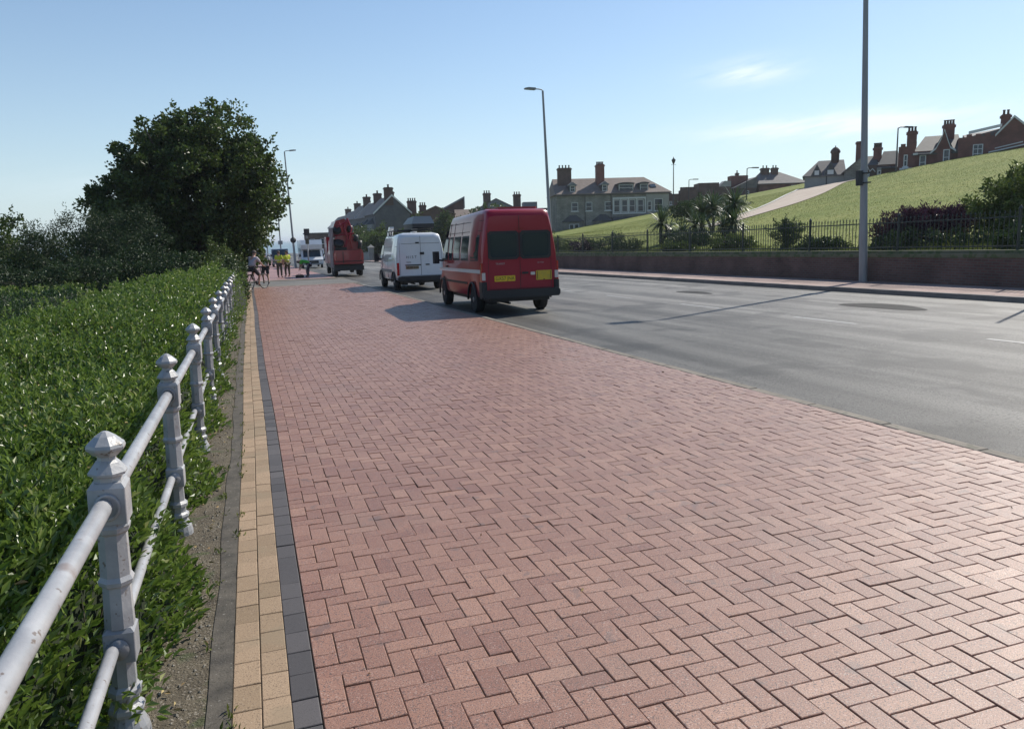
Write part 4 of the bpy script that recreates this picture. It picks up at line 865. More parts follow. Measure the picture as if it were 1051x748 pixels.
# C: stone house left of the lamp column
Cx = lambda px: (px-829)*.1392
Ch = building('stone_house', 'grey stone house with round capped chimney at the top of the hill path', 76.3, 93.6, 0, -40)
part('wall', lambda b: (b.box(0, 5.2, 0, 7, 5, 8.4)), 'render', Ch)
part('roof', lambda b: roof_hip(b, 0, 5.2, 0, 7, 8.4, 10.7, 1.8, .01, .3), 'slate', Ch)
part('wing', lambda b: (b.prismY([(5.21, 5), (5.21, 8.7), (7.6, 10.7), (7.6, 5)], -.6, 7)), 'stone', Ch)
part('wing_roof', lambda b: (b.prismY([(4.8, 8.4), (4.8, 8.55), (7.7, 11.0), (7.7, 10.8)], -.8, 7.2)), 'slate', Ch)
part('dormer_gable', lambda b: (b.prismY([(.8, 8.4), (1.6, 10.0), (2.4, 8.4)], -.3, 2.8), b.prismY([(2.5, 8.4), (3.4, 10.2), (4.3, 8.4)], -.3, 3.4)), 'slatedark', Ch)
part('window_trim', lambda b: (b.box(1.3, 1.9, -.33, -.302, 8.5, 9.1), b.box(3.0, 3.8, -.33, -.302, 8.5, 9.1)), 'trim', Ch)
q_ = MB(); q_.lathe([(.55, 0), (.55, 2.2), (.68, 2.3), (.68, 2.5), (.55, 2.75), (.3, 3.0), (.08, 3.1), (.05, 3.3)], 12, c=(4.0, 3.2, 9.4)); q_.build('turret_chimney', M['darkbrick'], Ch)
chimney(Ch, 7.2, 1.6, 10, 12.9, 1.1, .9, 0, 'housebrick')
part('drainpipe', lambda b: (b.tube([(2.9, -.08, 5), (2.9, -.08, 8.3)], .07, 6)), 'darkmetal', Ch)
# B: bungalow and the low buildings left of it
Bx = building('brick_bungalow', 'low brick bungalow with a wide hipped slate roof left of the hill path', 95.3, 129.9, 0, -20)
part('wall', lambda b: b.box(0, 9.2, 0, 8, 5, 9.7), 'housebrick', Bx); part('roof', lambda b: roof_hip(b, 0, 9.2, 0, 8, 9.7, 12.1, 1.2, 4.2, .4), 'slate', Bx)
window(Bx, 6.2, 8.1, .75, 1.2); chimney(Bx, 2.0, 3.5, 11, 12.9, 1.5, 1, 2, 'darkbrick'); chimney(Bx, 3.9, 3.5, 11, 12.9, 1.2, 1, 2, 'darkbrick')
B2 = building('low_house', 'low gabled brick building joined to the left of the bungalow', 90.6, 131.6, 0, -20)
part('wall', lambda b: b.box(0, 4.4, 0, 6, 5, 9.1), 'darkbrick', B2); part('roof', lambda b: b.prismY([(-.2, 9.0), (4.5, 11.1), (4.5, 9.0)], -.2, 6), 'slate', B2)
part('tower', lambda b: b.box(.3, 3.6, 3, 6, 9, 11.6), 'housebrick', B2); chimney(B2, 1.8, 4.5, 11.6, 12.2, .6, .5, 1); window(B2, 2.4, 7.6, .6, .9)
B3 = building('low_house', 'flat topped dark building with a pale gable, third left of the bungalow', 85.6, 133.2, 0, -20)
part('wall', lambda b: (b.box(-1.5, 2.4, 0, 5, 4, 10.2), b.box(2.41, 4.8, .4, 5, 4, 9.4)), 'darkbrick', B3); part('gable_wall', lambda b: b.prismY([(2.5, 9.4), (3.6, 10.5), (4.8, 10.4), (4.8, 9.4)], .4, 3), 'render', B3)
B4 = building('ruined_wall', 'dark crenellated wall on the skyline left of the flat topped building', 80.6, 134.6, 0, -20, cat='wall')
part('wall', lambda b: (b.box(0, 3.3, 0, 2, 4, 8.9), *[b.box(.1+q*.45, .38+q*.45, 0, 1, 8.9, 9.5) for q in range(7)]), 'darkbrick', B4)
B5 = building('low_house', 'low dark brick building right beside the stone terrace on the skyline', 76.0, 136.4, 0, -20)
part('wall', lambda b: (b.box(-1.4, 2.0, 0, 3, 3, 7.3), b.box(2.01, 5.1, .3, 3, 3, 8.3), b.box(2.4, 3.4, .4, 2, 8.3, 8.5)), 'darkbrick', B5)
window(B5, 2.9, 6.2, .5, .7, y=.3)

# lamp posts standing on the hill
def hill_lamp(x, y, h, label, kind):
    o = empty('hill_lamp', (x, y, gl(x, y)), 0, label, 'street lamp', None)
    mb = MB(); mb.tube([(0, 0, -.1), (0, 0, h)], [.10, .06], 10); mb.build('column', M['darkmetal'], o)
    mb = MB()
    if kind == 'lantern': mb.lathe([(.1, h), (.32, h+.55), (.34, h+.6), (.1, h+.85), (.03, h+1.1)], 8); mb.tube([(-.4, 0, h-.1), (.4, 0, h-.1)], .03, 6)
    else: mb.tube([(0, 0, h-.03), (.3, 0, h+.1), (.9*1.6, 0, h+.12)], .06, 6); mb.box(.9, 1.9, -.16, .16, h+.05, h+.2)
    mb.build('lantern', M['darkmetal'], o); return o
hill_lamp(63.6, 108.3, 7.4, 'old style lantern post standing against the sky right of the terrace', 'lantern')
hill_lamp(76.9, 125.5, 4.6, 'short lamp on a thin post above the low dark roofs', 'arm')
hill_lamp(68.5, 96.3, 4.4, 'lamp with a long arm in front of the low brick roofs', 'arm')
hill_lamp(67.4, 68.0, 4.6, 'thin lamp at the left corner of the brick house', 'arm')

# the terrace along the road far ahead: five houses on the right
def terrace_house(y, x, lbl, w_=13, hh=8.3, rm='slate', wm_='gablewall', front='render'):
    z = float(gz(y))-.5
    o = building('terraced_house', lbl, x, y, z, 90, group='terraced houses along the road')
    # local x runs along +Y(world), local -y... rotate: local (lx, ly) -> world (-ly, lx)
    part('wall', lambda b: (b.box(0, w_-.05, -6.2, 0, 0, hh), b.prismX([(-6.2+.01, hh), (-.01, hh), (-3.1, hh+3.0)], .0, w_-.06)), wm_, o)
    part('roof', lambda b: roof_gable(b, .0, w_-.05, -6.2, 0, hh, hh+3.1, .3), rm, o)
    part('bargeboard', lambda b: b.add([(-.22, .35, hh-.1), (-.22, -3.1, hh+3.05), (-.22, -6.55, hh-.1), (-.22, -6.55, hh+.25), (-.22, -3.1, hh+3.4), (-.22, .35, hh+.25), (-.16, .35, hh-.1), (-.16, -3.1, hh+3.05), (-.16, -6.55, hh-.1), (-.16, -6.55, hh+.25), (-.16, -3.1, hh+3.4), (-.16, .35, hh+.25)], [(0, 1, 4, 5), (1, 2, 3, 4), (5, 4, 10, 11), (4, 3, 9, 10)]), 'trim', o)
    for k, bx0 in enumerate((1.2, w_/2+.8)):
        part('bay', lambda b: b.prism([(bx0, .003), (bx0, .5), (bx0+.8, 1.2), (bx0+3., 1.2), (bx0+3.8, .5), (bx0+3.8, .003)], 0, 6.6), front, o)
        part('bay_roof', lambda b: b.add([(bx0-.2, .004, 6.6), (bx0+.6, 1.4, 6.6), (bx0+3.2, 1.4, 6.6), (bx0+4., .004, 6.6), (bx0+1.9, .004, 7.7)], [(0, 1, 4), (1, 2, 4), (2, 3, 4), (0, 3, 2, 1)]), 'slatedark', o)
        for zz in (1.3, 4.4):
            f_ = MB(); f_.box(bx0+.95, bx0+2.85, 1.205, 1.26, zz, zz+1.7); fr = f_.build('window', M['trim'], o); p = MB(); p.box(bx0+1.05, bx0+1.85, 1.262, 1.275, zz+.1, zz+1.6); p.box(bx0+1.95, bx0+2.75, 1.262, 1.275, zz+.1, zz+1.6); p.build('pane', M['glass'], fr)
    chimney(o, .3, -2.6, hh+1.5, hh+4.6, .8, 1.5, 3, 'darkbrick'); chimney(o, w_*.5, -4.2, hh+1.5, hh+4.2, 1.4, .8, 4, 'darkbrick')
    return o
terrace_house(138, 21.6, 'near end house of the dark terrace with a white edged gable', 13)
terrace_house(152, 21.9, 'second house of the far terrace, counted from its near gable end', 16)
terrace_house(169, 22.3, 'middle house of the far terrace with a stack on its party wall', 18, 8.8)
terrace_house(188, 22.8, 'fourth house of the far terrace, partly hidden by the red lorry', 22, 8.6)
terrace_house(211, 23.4, 'farthest house at the low end of the terrace, behind the red lorry', 30, 8.2)
# houses right behind it
def plain_house(label, x, y, yaw, w_, d_, he, hr, axis='x', wm_='darkbrick', rm='slate', chims=(), wins=(), name='gabled_house', front_trim=False):
    o = building(name, label, x, y, gl(x, y)-1.0, yaw, group=None)
    part('wall', lambda b: (b.box(0, w_, 0, d_, 0, he), (b.prismY([(.01, he), (w_/2, hr-.03), (w_-.01, he)], .0, d_) if axis == 'y' else b.prismX([(.01, he), (d_/2, hr-.03), (d_-.01, he)], 0, w_))), wm_, o)
    part('roof', lambda b: roof_gable(b, 0, w_, 0, d_, he, hr, .35, axis), rm, o)
    for c_ in chims: chimney(o, *c_)
    for c_ in wins: window(o, *c_)
    return o
plain_house('wide dark house with a tile gable front between the vans roofs', 29.6, 140, -12, 6.6, 9, 6.9, 8.4, 'y', rm='tileroof', wins=((1.0, 3.9, .9, 1.6), (2.2, 3.9, .9, 1.6), (4.6, 3.9, .9, 1.6)), chims=((-1.0, 5, 2, 9.7, 1.7, 1, 4), (1.0, 6, 2, 8.9, 1.3, 1, 3)))
o = building('shed_roof_block', 'grey block with one steep slanting roof rising to the right', 33.2, 150, gl(33, 150)-1, -12, cat='building')
o.location.x = 34.3; o.location.y = 148
part('wall', lambda b: b.prismY([(0, 0), (0, 7.2), (6.0, 10.2), (6.0, 0)], 0, 8), 'darkbrick', o); part('roof', lambda b: b.prismY([(-.3, 7.1), (-.3, 7.4), (6.2, 10.65), (6.2, 8.4), (6.0, 8.4), (6.0, 10.2)], -.3, 8.3), 'lead', o)
plain_house('low tile roofed house in front of the slanting block', 37.0, 141, -14, 6.5, 8, 5.9, 7.6, 'x', rm='tileroof', wm_='darkbrick', chims=((5.8, 4, 5, 8.9, .8, .8, 1),))
plain_house('house with a pyramid roof and two tall chimneys right above the red van', 43.6, 150, -16, 8.0, 8, 7.6, 9.7, 'y', rm='slate', wm_='lead', chims=((2.2, .9, 6, 10.9, 1.5, .9, 3), (8.2, .9, 4, 10.5, 1.5, .9, 3)))
o = building('flat_dormer_block', 'pale flat roofed block joined to the right of the pyramid roof', 52.6, 147.4, gl(52.6, 147)-1, -16, cat='building'); part('wall', lambda b: b.box(0, 2.8, 0, 5, 3, 7.6), 'lead', o); part('roof', lambda b: b.box(-3, 4.8, -1.5, 6, 5.9, 6.3), 'slatedark', o)
part('lower_wall', lambda b: b.box(-2.6, 4.4, -1.1, 5.8, -1, 5.898), 'darkbrick', o)
o = building('brick_block', 'dark flat topped brick building left of the red lorry', 17.2, 246, float(gz(246)), 0, cat='building'); part('wall', lambda b: b.box(0, 14, 0, 10, 0, 6.2), 'darkbrick', o); part('roof', lambda b: b.box(-.3, 14.3, -.3, 10.3, 6.2, 6.6), 'slatedark', o); window(o, 1.2, 3.2, 1.2, 1.6); window(o, 4, 3.2, 1.2, 1.6)
# garden wall with piers at the far side of the road
gw = empty('garden_wall', (18.2, 122, 0), 0, 'pale garden wall with capped pier right of the red lorry', 'wall'); 
mb = MB(); slab(mb, 0, .3, -.2, 1.3, np.linspace(0, 60, 10), 122); mb.build('wall', M['render'], gw)
for yy in (1, 16, 34):
    mb = MB(); zz = float(gz(122+yy)); mb.box(-.3, .5, yy-.4, yy+.4, zz-.2, zz+2.0); mb.add([(-.45, yy-.55, zz+2.0), (.65, yy-.55, zz+2.0), (.65, yy+.55, zz+2.0), (-.45, yy+.55, zz+2.0), (.1, yy, zz+2.5)], [(0, 1, 4), (1, 2, 4), (2, 3, 4), (3, 0, 4), (3, 2, 1, 0)]); mb.build('pier', M['render'], gw)

# ------------------------------------------------------------------ vehicles (local: x right, y forward, z up, origin under the tail)
def wheel(parent, x, y, r=.34, wd=.21, side=-1, name='wheel'):
    mb = MB(); Tm = Matrix.Translation((x, y, r)) @ Matrix.Rotation(math.pi/2, 4, 'Y')
    mb.lathe([(r*.62, -wd/2), (r*.93, -wd/2), (r, -wd*.36), (r, wd*.36), (r*.93, wd/2), (r*.62, wd/2)], 28, 0, True, T=Tm); t = mb.build('wheel', M['tyre'], parent, auto=40)
    mb = MB(); Tr = Matrix.Translation((x+side*wd*.38, y, r)) @ Matrix.Rotation(side*math.pi/2, 4, 'Y')
    mb.lathe([(r*.64, 0), (r*.60, .02), (r*.45, -.02), (r*.22, .0), (r*.18, .035), (r*.05, .04)], 20, 0, True, T=Tr); mb.build('rim', M['chrome'], t, auto=30)
    for k in range(5):
        a = 2*math.pi*k/5; 
    return t
def vanbody(sect, prof, axles, r, zb):
    """sect: list of (y, ztop, wscale, zwaist?) ; prof(z/ztop) -> half width factor"""
    pass
def loft_body(stations, rail, name, mats, parent, arches=(), ar=.42, zbase=.42):
    """stations: (y, ztop, halfwidth). rail: list of (frac of height, width factor, round). arches: y centres of wheel arches"""
    ys = sorted({s[0] for s in stations}|{round(a+ar*math.cos(t), 3) for a in arches for t in np.linspace(0, math.pi, 9)})
    sy = [s[0] for s in stations]; zt = [s[1] for s in stations]; hw = [s[2] for s in stations]
    rings = []
    for y in ys:
        if y < sy[0]-1e-6 or y > sy[-1]+1e-6: continue
        ztop = float(np.interp(y, sy, zt)); w_ = float(np.interp(y, sy, hw)); zb = zbase
        for a in arches:
            q = ar*ar-(y-a)**2
            if q > 0: zb = max(zb, .34+math.sqrt(q))
        ring = [(0, zbase)] if False else []
        half = []
        for f, wf in rail:
            z = zb+(ztop-zb)*f if f > .25 else zb+(ztop-zb)*f
            half.append((w_*wf, z))
        ring = [(-x, z) for x, z in half]+[(x, z) for x, z in reversed(half)]
        rings.append((y, ring))
    mb = MB(); n = len(rings[0][1]); V = [(x, y, z) for y, rg in rings for x, z in rg]; F = []
    for k in range(len(rings)-1):
        for q in range(n-1): F.append((k*n+q, (k+1)*n+q, (k+1)*n+q+1, k*n+q+1))
    mb.add(V, F, 0, True); mb.add([V[q] for q in range(n)], [tuple(range(n))], 0, False); mb.add(V[-n:], [tuple(range(n))[::-1]], 0, False)
    return mb
def zwidth(rail, ztop, w_, z, zb=.42):
    f = (z-zb)/(ztop-zb); return w_*float(np.interp(f, [r[0] for r in rail], [r[1] for r in rail]))
def sideplate(parent, name, m_, rail, ztop, w_, sgn, y0, y1, z0, z1, off=.006, th=.01, slant=0.):
    mb = MB(); n = 4; V = []
    for k in range(n+1):
        z = z0+(z1-z0)*k/n; x = zwidth(rail, ztop, w_, z)
        sl_ = slant*k/n
        V += [(sgn*(x+off), y0, z), (sgn*(x+off), y1-sl_, z), (sgn*(x-th), y1-sl_, z), (sgn*(x-th), y0, z)]
    F = []
    for k in range(n):
        for q in range(4): F.append((4*k+q, 4*k+(q+1) % 4, 4*k+4+(q+1) % 4, 4*k+4+q))
    F += [(3, 2, 1, 0), (4*n, 4*n+1, 4*n+2, 4*n+3)]
    mb.add(V, F); return mb.build(name, m_, parent)
def plate(parent, name, m_, x0, x1, y, z0, z1, th=.012, lean=0., bev=.02):
    """flat panel on a tail that leans forward"""
    mb = MB(); b = bev; ring = [(x0+b, z0), (x1-b, z0), (x1, z0+b), (x1, z1-b), (x1-b, z1), (x0+b, z1), (x0, z1-b), (x0, z0+b)]
    V = [(x, y-th+lean*(z-.5), z) for x, z in ring]+[(x, y+.01+lean*(z-.5), z) for x, z in ring]; n = 8
    mb.add(V, [tuple(range(n)), tuple(range(n, 2*n))[::-1]]+[(i, n+i, n+(i+1) % n, (i+1) % n) for i in range(n)]); return mb.build(name, m_, parent)

RAIL = [(0, .955), (.04, .985), (.16, 1.), (.40, 1.), (.52, .985), (.70, .925), (.86, .86), (.94, .82), (.972, .80), (.99, .76), (1., .66)]
# ---- the red minibus
def high_van(name, label, cat, ln, w_, h_, paint, loc, rz, group=None):
    o = empty(name, loc, rz, label, cat, group); hw = w_/2
    st = [(0, h_-.16, hw*.97), (.04, h_-.06, hw*.985), (.12, h_-.01, hw), (.5, h_+.02, hw), (ln-1.75, h_-.03, hw), (ln-1.45, h_-.14, hw*.985), (ln-1.2, h_-.34, hw*.97), (ln-.82, 1.62, hw*.96), (ln-.60, 1.30, hw*.96), (ln-.25, 1.15, hw*.93), (ln-.05, .95, hw*.86), (ln, .72, hw*.78)]
    ax = (1.0, ln-.95)
    mb = loft_body(st, RAIL, 'body', paint, o, ax, .40, .42); b = mb.build('body', paint, o, auto=42)
    u = MB(); u.box(-hw*.8, hw*.8, .1, ln-.2, .30, .46); u.box(-hw*.72, -hw*.5, .5, .9, .22, .32); u.tube([(-.3, -.02, .27), (-.3, .9, .27)], .03, 8); 
    for a in ax: u.box(-hw*.955, hw*.955, a-.46, a+.46, .44, .84)
    u.build('underbody', M['plastic'], o)
    for a in ax:
        for sx in (-1, 1): wheel(o, sx*(hw-.13), a, .335, .215, sx)
    for a in ax:
        for sx in (-1, 1):
            mb = MB(); x = hw*1.0; pts = [(sx*(x+.012), a+.42*math.cos(t), .34+.42*math.sin(t)) for t in np.linspace(-.05, math.pi+.05, 14)]
            mb.tube(pts, .028, 6); mb.build('wheel_arch', M['plastic'] if cat != 'van ' else paint, o)
    return o, hw
LN, WW, HH = 5.45, 1.93, 2.52
gy = float(gz(17.9))+RZ
v, hw = high_van('red_minibus', 'red high roof minibus seen from behind, parked beside the paving', 'minibus', LN, WW, HH, M['red'], (6.22, 17.75, gy), R(-1.6))
v.rotation_euler = (-.0156, 0, R(-1.6))
rt = M['plastic']
plate(v, 'rear_bumper', M['plastic'], -.99, .99, -.035, .40, .60, .07, 0, .05)
for sx in (-.925, .925): bm_ = MB(); bm_.box(sx-.065, sx+.065, -.06, .25, .40, .80, bev=.03); bm_.build('bumper_corner', M['plastic'], v)
# doors: seams, windows, lettering
LEAN = .0
sm_ = MB(); 
for (xa, xb, za, zb) in ((-.006, .006, .62, 2.36), (-.80, -.792, .62, 2.1), (.792, .80, .62, 2.1), (-.79, .79, .612, .622)): sm_.box(xa, xb, -.004, .01, za, zb)
def lean_all(ob, k=LEAN):
    for q in ob.data.vertices: q.co.y += k*(q.co.z-.5)
lean_all(sm_.build('door_seams', M['ink'], v))
for xa, xb in ((-.74, -.07), (.07, .74)):
    f_ = plate(v, 'rear_window', M['plastic'], xa-.06, xb+.055, .002, 1.32, 2.0, .012, LEAN, .06)
    plate(f_, 'pane', M['glass'], xa, xb, -.004, 1.38, 1.94, .012, LEAN, .05)
lt = M['lampred']
for sx in (-1, 1):
    l_ = MB(); l_.box(sx*.965-.03 if sx > 0 else sx*.965-.02, sx*.965+.02 if sx > 0 else sx*.965+.03, -.02, .12, .80, 1.25, bev=.02); l_.build('tail_lamp', lt, v)
    l_ = MB(); l_.box(sx*.93-.045, sx*.93+.045, -.022, .03, .84, 1.02, bev=.01); l_.build('indicator', M['lampwhite'], v)
np_ = plate(v, 'number_plate', M['yellow'], -.66, -.14, -.012, .80, .935, .01, 0, .01)
text('plate_lettering', 'GX57 JNA', .118, M['ink'], np_, (-.40, -.0245, .866), (R(90), 0, 0), sx=.92)
pc = plate(v, 'school_sign', M['yellowold'], .40, .80, -.014, .80, 1.03, .012, 0, .01)
sm2 = MB(); sm2.box(.425, .435, -.031, -.02, .82, 1.01); sm2.box(.765, .775, -.031, -.02, .82, 1.01); sm2.prismY([(.57, .803), (.60, .83), (.63, .803)], -.031, -.02); sm2.build('sign_marks', M['ink'], pc)
plate(v, 'number_plate_lamp', M['lampwhite'], .26, .37, -.012, .93, 1.0, .012, 0, .01)
hd_ = plate(v, 'door_handle', M['plastic'], .04, .2, -.01, .96, 1.01, .02, 0, .01)
text('badge_lettering', 'TRANSIT', .06, M['chrome'], v, (-.5, -.003, 1.22), (R(90), 0, 0)); text('badge_lettering', '125 T350', .045, M['chrome'], v, (.52, -.003, 1.22), (R(90), 0, 0))
st_ = MB(); st_.lathe([(.045, 0), (.045, .006)], 16, T=Matrix.Translation((.70, .005, 1.40)) @ Matrix.Rotation(R(90), 4, 'X')); st_.build('round_sticker', M['white'], v)
hl = MB(); hl.box(-.12, .12, -.0, .05, 2.03, 2.07); hl.build('brake_lamp', M['lampred'], v)
# left and right side glazing and stripe
for sgn in (-1, 1):
    for (y0, y1, sl_) in ((.35, 1.15, 0), (1.30, 2.15, 0), (2.3, 3.05, 0), (3.2, 3.62, 0), (3.74, 4.5, .35)):
        f_ = sideplate(v, 'side_window', M['plastic'], RAIL, HH, hw, sgn, y0, y1, 1.30, 1.93, .004, slant=sl_)
        sideplate(f_, 'pane', M['glass'], RAIL, HH, hw, sgn, y0+.05, y1-.05, 1.36, 1.88, .008, slant=sl_)
    sideplate(v, 'white_stripe', M['white'], RAIL, HH, hw, sgn, .15, 4.9, 1.00, 1.09, .004)
    sideplate(v, 'rub_strip', M['plastic'], RAIL, HH, hw, sgn, 1.5, 4.0, .70, .76, .012)
    seam = MB()
    for yy in (3.15, 3.68, 1.22, 2.22):
        for za, zb in ((.5, 1.28), (1.95, 2.3)): 
            xa = zwidth(RAIL, HH, hw, za); xb = zwidth(RAIL, HH, hw, zb); seam.add([(sgn*(xa+.003), yy, za), (sgn*(xa+.003), yy+.012, za), (sgn*(xb+.003), yy+.012, zb), (sgn*(xb+.003), yy, zb), (sgn*(xa-.01), yy, za), (sgn*(xa-.01), yy+.012, za), (sgn*(xb-.01), yy+.012, zb), (sgn*(xb-.01), yy, zb)], [(0, 1, 2, 3), (0, 4, 5, 1), (2, 6, 7, 3), (1, 5, 6, 2), (0, 3, 7, 4), (4, 7, 6, 5)])
    for zz in (2.02, 2.26): xa = zwidth(RAIL, HH, hw, zz); seam.box(sgn*(xa+.003) if sgn > 0 else sgn*(xa+.003), sgn*(xa-.02), .15, 4.0, zz, zz+.012)
    seam.build('panel_seams', M['ink'], v)
    mr = MB(); mr.tube([(sgn*.93, 4.42, 1.28), (sgn*1.08, 4.45, 1.30)], .03, 6); mr.box(min(sgn*1.06, sgn*1.25), max(sgn*1.06, sgn*1.25), 4.40, 4.52, 1.2, 1.55, bev=.04); mr.build('wing_mirror', M['plastic'], v)
    h_ = MB(); h_.box(min(sgn*.97, sgn*1.0), max(sgn*.97, sgn*1.0), 3.75, 3.9, 1.1, 1.15); h_.build('side_handle', M['plastic'], v)
ws = MB(); ws.add([(-.80, LN-1.12, 2.13), (.80, LN-1.12, 2.13), (.88, LN-.68, 1.42), (-.88, LN-.68, 1.42)], [(0, 1, 2, 3)]); ws.build('windscreen', M['glass'], v)
rv = MB(); rv.box(-.35, .65, .5, 1.1, HH+.01, HH+.07, bev=.05); rv.box(-.6, -.45, .7, .85, HH, HH+.05); rv.build('roof_vent', M['red'], v)

# ---- the white panel van with roof rack and box
gy = float(gz(31))+RZ
RAIL2 = [(0, .95), (.05, .985), (.18, 1.), (.45, 1.), (.56, .985), (.74, .93), (.88, .875), (.94, .84), (.975, .78), (1., .6)]
RAIL_S = RAIL; RAIL = RAIL2
w2, hw2 = high_van('white_panel_van', 'white panel van with lettered rear doors and roof rack, ahead of the red minibus', 'van', 5.4, 1.95, 2.28, M['white'], (6.52, 30.6, gy), R(-1.0))
w2.rotation_euler = (-.0156, 0, R(-1.0))
plate(w2, 'rear_bumper', M['plastic'], -.97, .97, -.03, .40, .58, .07, 0, .05)
sm_ = MB()
for (xa, xb, za, zb) in ((-.006, .006, .6, 2.15), (-.85, -.842, .6, 1.9), (.842, .85, .6, 1.9), (-.84, .84, .592, .602), (-.78, .78, 1.86, 1.872)): sm_.box(xa, xb, -.004, .01, za, zb)
lean_all(sm_.build('door_seams', M['ink'], w2), .0)
for k, (xa, xb, za, zb) in enumerate(((-.03, .14, 1.42, 1.52), (-.2, -.05, 1.87, 1.92), (.18, .34, 1.0, 1.05))): plate(w2, 'door_handle', M['plastic'], xa, xb, -.006, za, zb, .02, 0, .01)
for sx in (-1, 1): l_ = MB(); l_.box(sx*.93-.05, sx*.93+.05, -.02, .1, .62, 1.12, bev=.02); l_.build('tail_lamp', M['lampred'], w2)
q_ = text('door_lettering', 'H I S T', .15, M['ink'], w2, (-.38, -.004, 1.33), (R(90), 0, 0)); q_ = text('door_lettering', 'vans', .11, M['blue'], w2, (-.5, -.004, 1.14), (R(90), 0, 0))
pl2 = plate(w2, 'number_plate', M['tan'], -.62, -.1, -.012, .86, .98, .01, 0, .01); text('plate_lettering', 'W 482 KLD', .09, M['ink'], pl2, (-.36, -.0245, .92), (R(90), 0, 0)); bb = MB(); bb.box(-.64, .0, -.03, .01, 1.0, 1.04); bb.build('plate_garnish', M['ink'], w2)
for sgn in (-1, 1):
    sideplate(w2, 'cab_window', M['glass'], RAIL2, 2.28, hw2, sgn, 3.6, 4.45, 1.3, 1.85, .006, slant=.4); sideplate(w2, 'rub_strip', M['grey'], RAIL2, 2.28, hw2, sgn, 1.45, 4.0, .72, .84, .012)
    seam = MB(); 
    for yy in (3.5, 2.4): xa = zwidth(RAIL2, 2.28, hw2, 1.2); seam.box(sgn*(xa+.003) if sgn > 0 else -(xa+.003), sgn*(xa-.02), yy, yy+.012, .5, 1.3)
    xa = zwidth(RAIL2, 2.28, hw2, 1.75); seam.box(min(sgn*(xa+.003), sgn*(xa-.03)), max(sgn*(xa+.003), sgn*(xa-.03)), .15, 3.5, 1.75, 1.765); seam.build('panel_seams', M['ink'], w2)
    mr = MB(); mr.tube([(sgn*.93, 4.4, 1.25), (sgn*1.08, 4.42, 1.28)], .03, 6); mr.box(min(sgn*1.06, sgn*1.26), max(sgn*1.06, sgn*1.26), 4.36, 4.48, 1.15, 1.5, bev=.04); mr.build('wing_mirror', M['plastic'], w2)
ws = MB(); ws.add([(-.78, 4.27, 1.93), (.78, 4.27, 1.93), (.86, 4.72, 1.42), (-.86, 4.72, 1.42)], [(0, 1, 2, 3)]); ws.build('windscreen', M['glass'], w2)
rk = MB()
for sx in (-.72, .72): rk.tube([(sx, .9, 2.42), (sx, 3.8, 2.42)], .025, 6)
for yy in (.9, 1.7, 2.5, 3.2, 3.8): rk.tube([(-.72, yy, 2.42), (.72, yy, 2.42)], .022, 6); rk.tube([(-.72, yy, 2.24), (-.72, yy, 2.42)], .02, 6); rk.tube([(.72, yy, 2.24), (.72, yy, 2.42)], .02, 6)
rk.build('roof_rack', M['plastic'], w2)
fr_ = MB(); fr_.prismX([(4.0, 2.2), (3.2, 2.62), (2.9, 2.62), (2.9, 2.55), (3.4, 2.2)], -.72, -.55); fr_.prismX([(4.0, 2.2), (3.2, 2.62), (2.9, 2.62), (2.9, 2.55), (3.4, 2.2)], .3, .5); fr_.build('wind_deflector', M['white'], w2)
rb = empty('roof_box', (6.52+.32, 31.5, gy+2.45), R(-1), 'grey roof box carried on the right of the white van roof rack', 'roof box')
mb = MB(); mb.prismX([(0, .05), (.05, 0), (1.9, 0), (2.1, .12), (2.0, .2), (0, .2)], -.42, .48); mb.build('base', M['plastic'], rb)
mb = MB(); V = [(-.44, 0, .2), (.50, 0, .2), (.50, 2.1, .2), (-.44, 2.1, .2), (-.32, .12, .5), (.38, .12, .5), (.36, 1.6, .46), (-.30, 1.6, .46)]; mb.add(V, [(4, 5, 6, 7), (0, 1, 5, 4), (1, 2, 6, 5), (2, 3, 7, 6), (3, 0, 4, 7), (3, 2, 1, 0)]); mb.build('lid', M['grey'], rb)
RAIL = RAIL_S

# ---- the red lorry far ahead with machinery piled on its back
gy = float(gz(51))+RZ
lr = empty('red_lorry', (6.15, 51.2, gy), R(-1.), 'red lorry with dark machinery and a folded arm piled high on its back', 'lorry')
mb = MB(); mb.box(-1.0, 1.0, .2, 7.2, .55, .85); mb.box(-.95, -.6, .4, 1.4, .35, .6); mb.build('chassis', M['plastic'], lr)
for y_ in (1.0, 2.1, 6.2):
    for sx in (-1, 1): wheel(lr, sx*.88, y_, .45, .27, sx)
mb = MB(); mb.box(-1.04, 1.04, -.05, .12, .42, .72, bev=.03); mb.build('rear_bumper', M['plastic'], lr)
mb = MB(); mb.prismY([(-1.03, .85), (-1.05, 1.5), (-.98, 1.78), (.98, 1.78), (1.05, 1.5), (1.03, .85)], 0, 4.8); mb.build('body', M['redfade'], lr)
mb = MB(); mb.box(-.93, .93, -.03, 0, 1.02, 1.06); mb.box(-.9, -.1, -.05, .0, 1.80, 1.98); mb.box(-.4, -.36, -.03, -.001, .9, 1.7); mb.build('tail_seams', M['ink'], lr)
for sx in (-1, 1):
    mb = MB(); mb.box(sx*.93-.09, sx*.93+.09, -.04, 0, 1.1, 1.6, bev=.02); mb.build('tail_lamp', M['lampred'], lr)
mb = MB(); mb.prismY([(-1.0, 1.79), (-.98, 2.35), (-.8, 2.7), (.35, 2.75), (.75, 2.3), (.95, 1.79)], .3, 4.4); mb.build('machinery_housing', M['redfade'], lr)
mb = MB(); mb.prismY([(-.92, 2.71), (-.9, 3.3), (-.7, 3.75), (-.1, 3.9), (.2, 3.6), (.45, 2.76)], .5, 3.6); mb.build('machinery_housing', M['red'], lr)
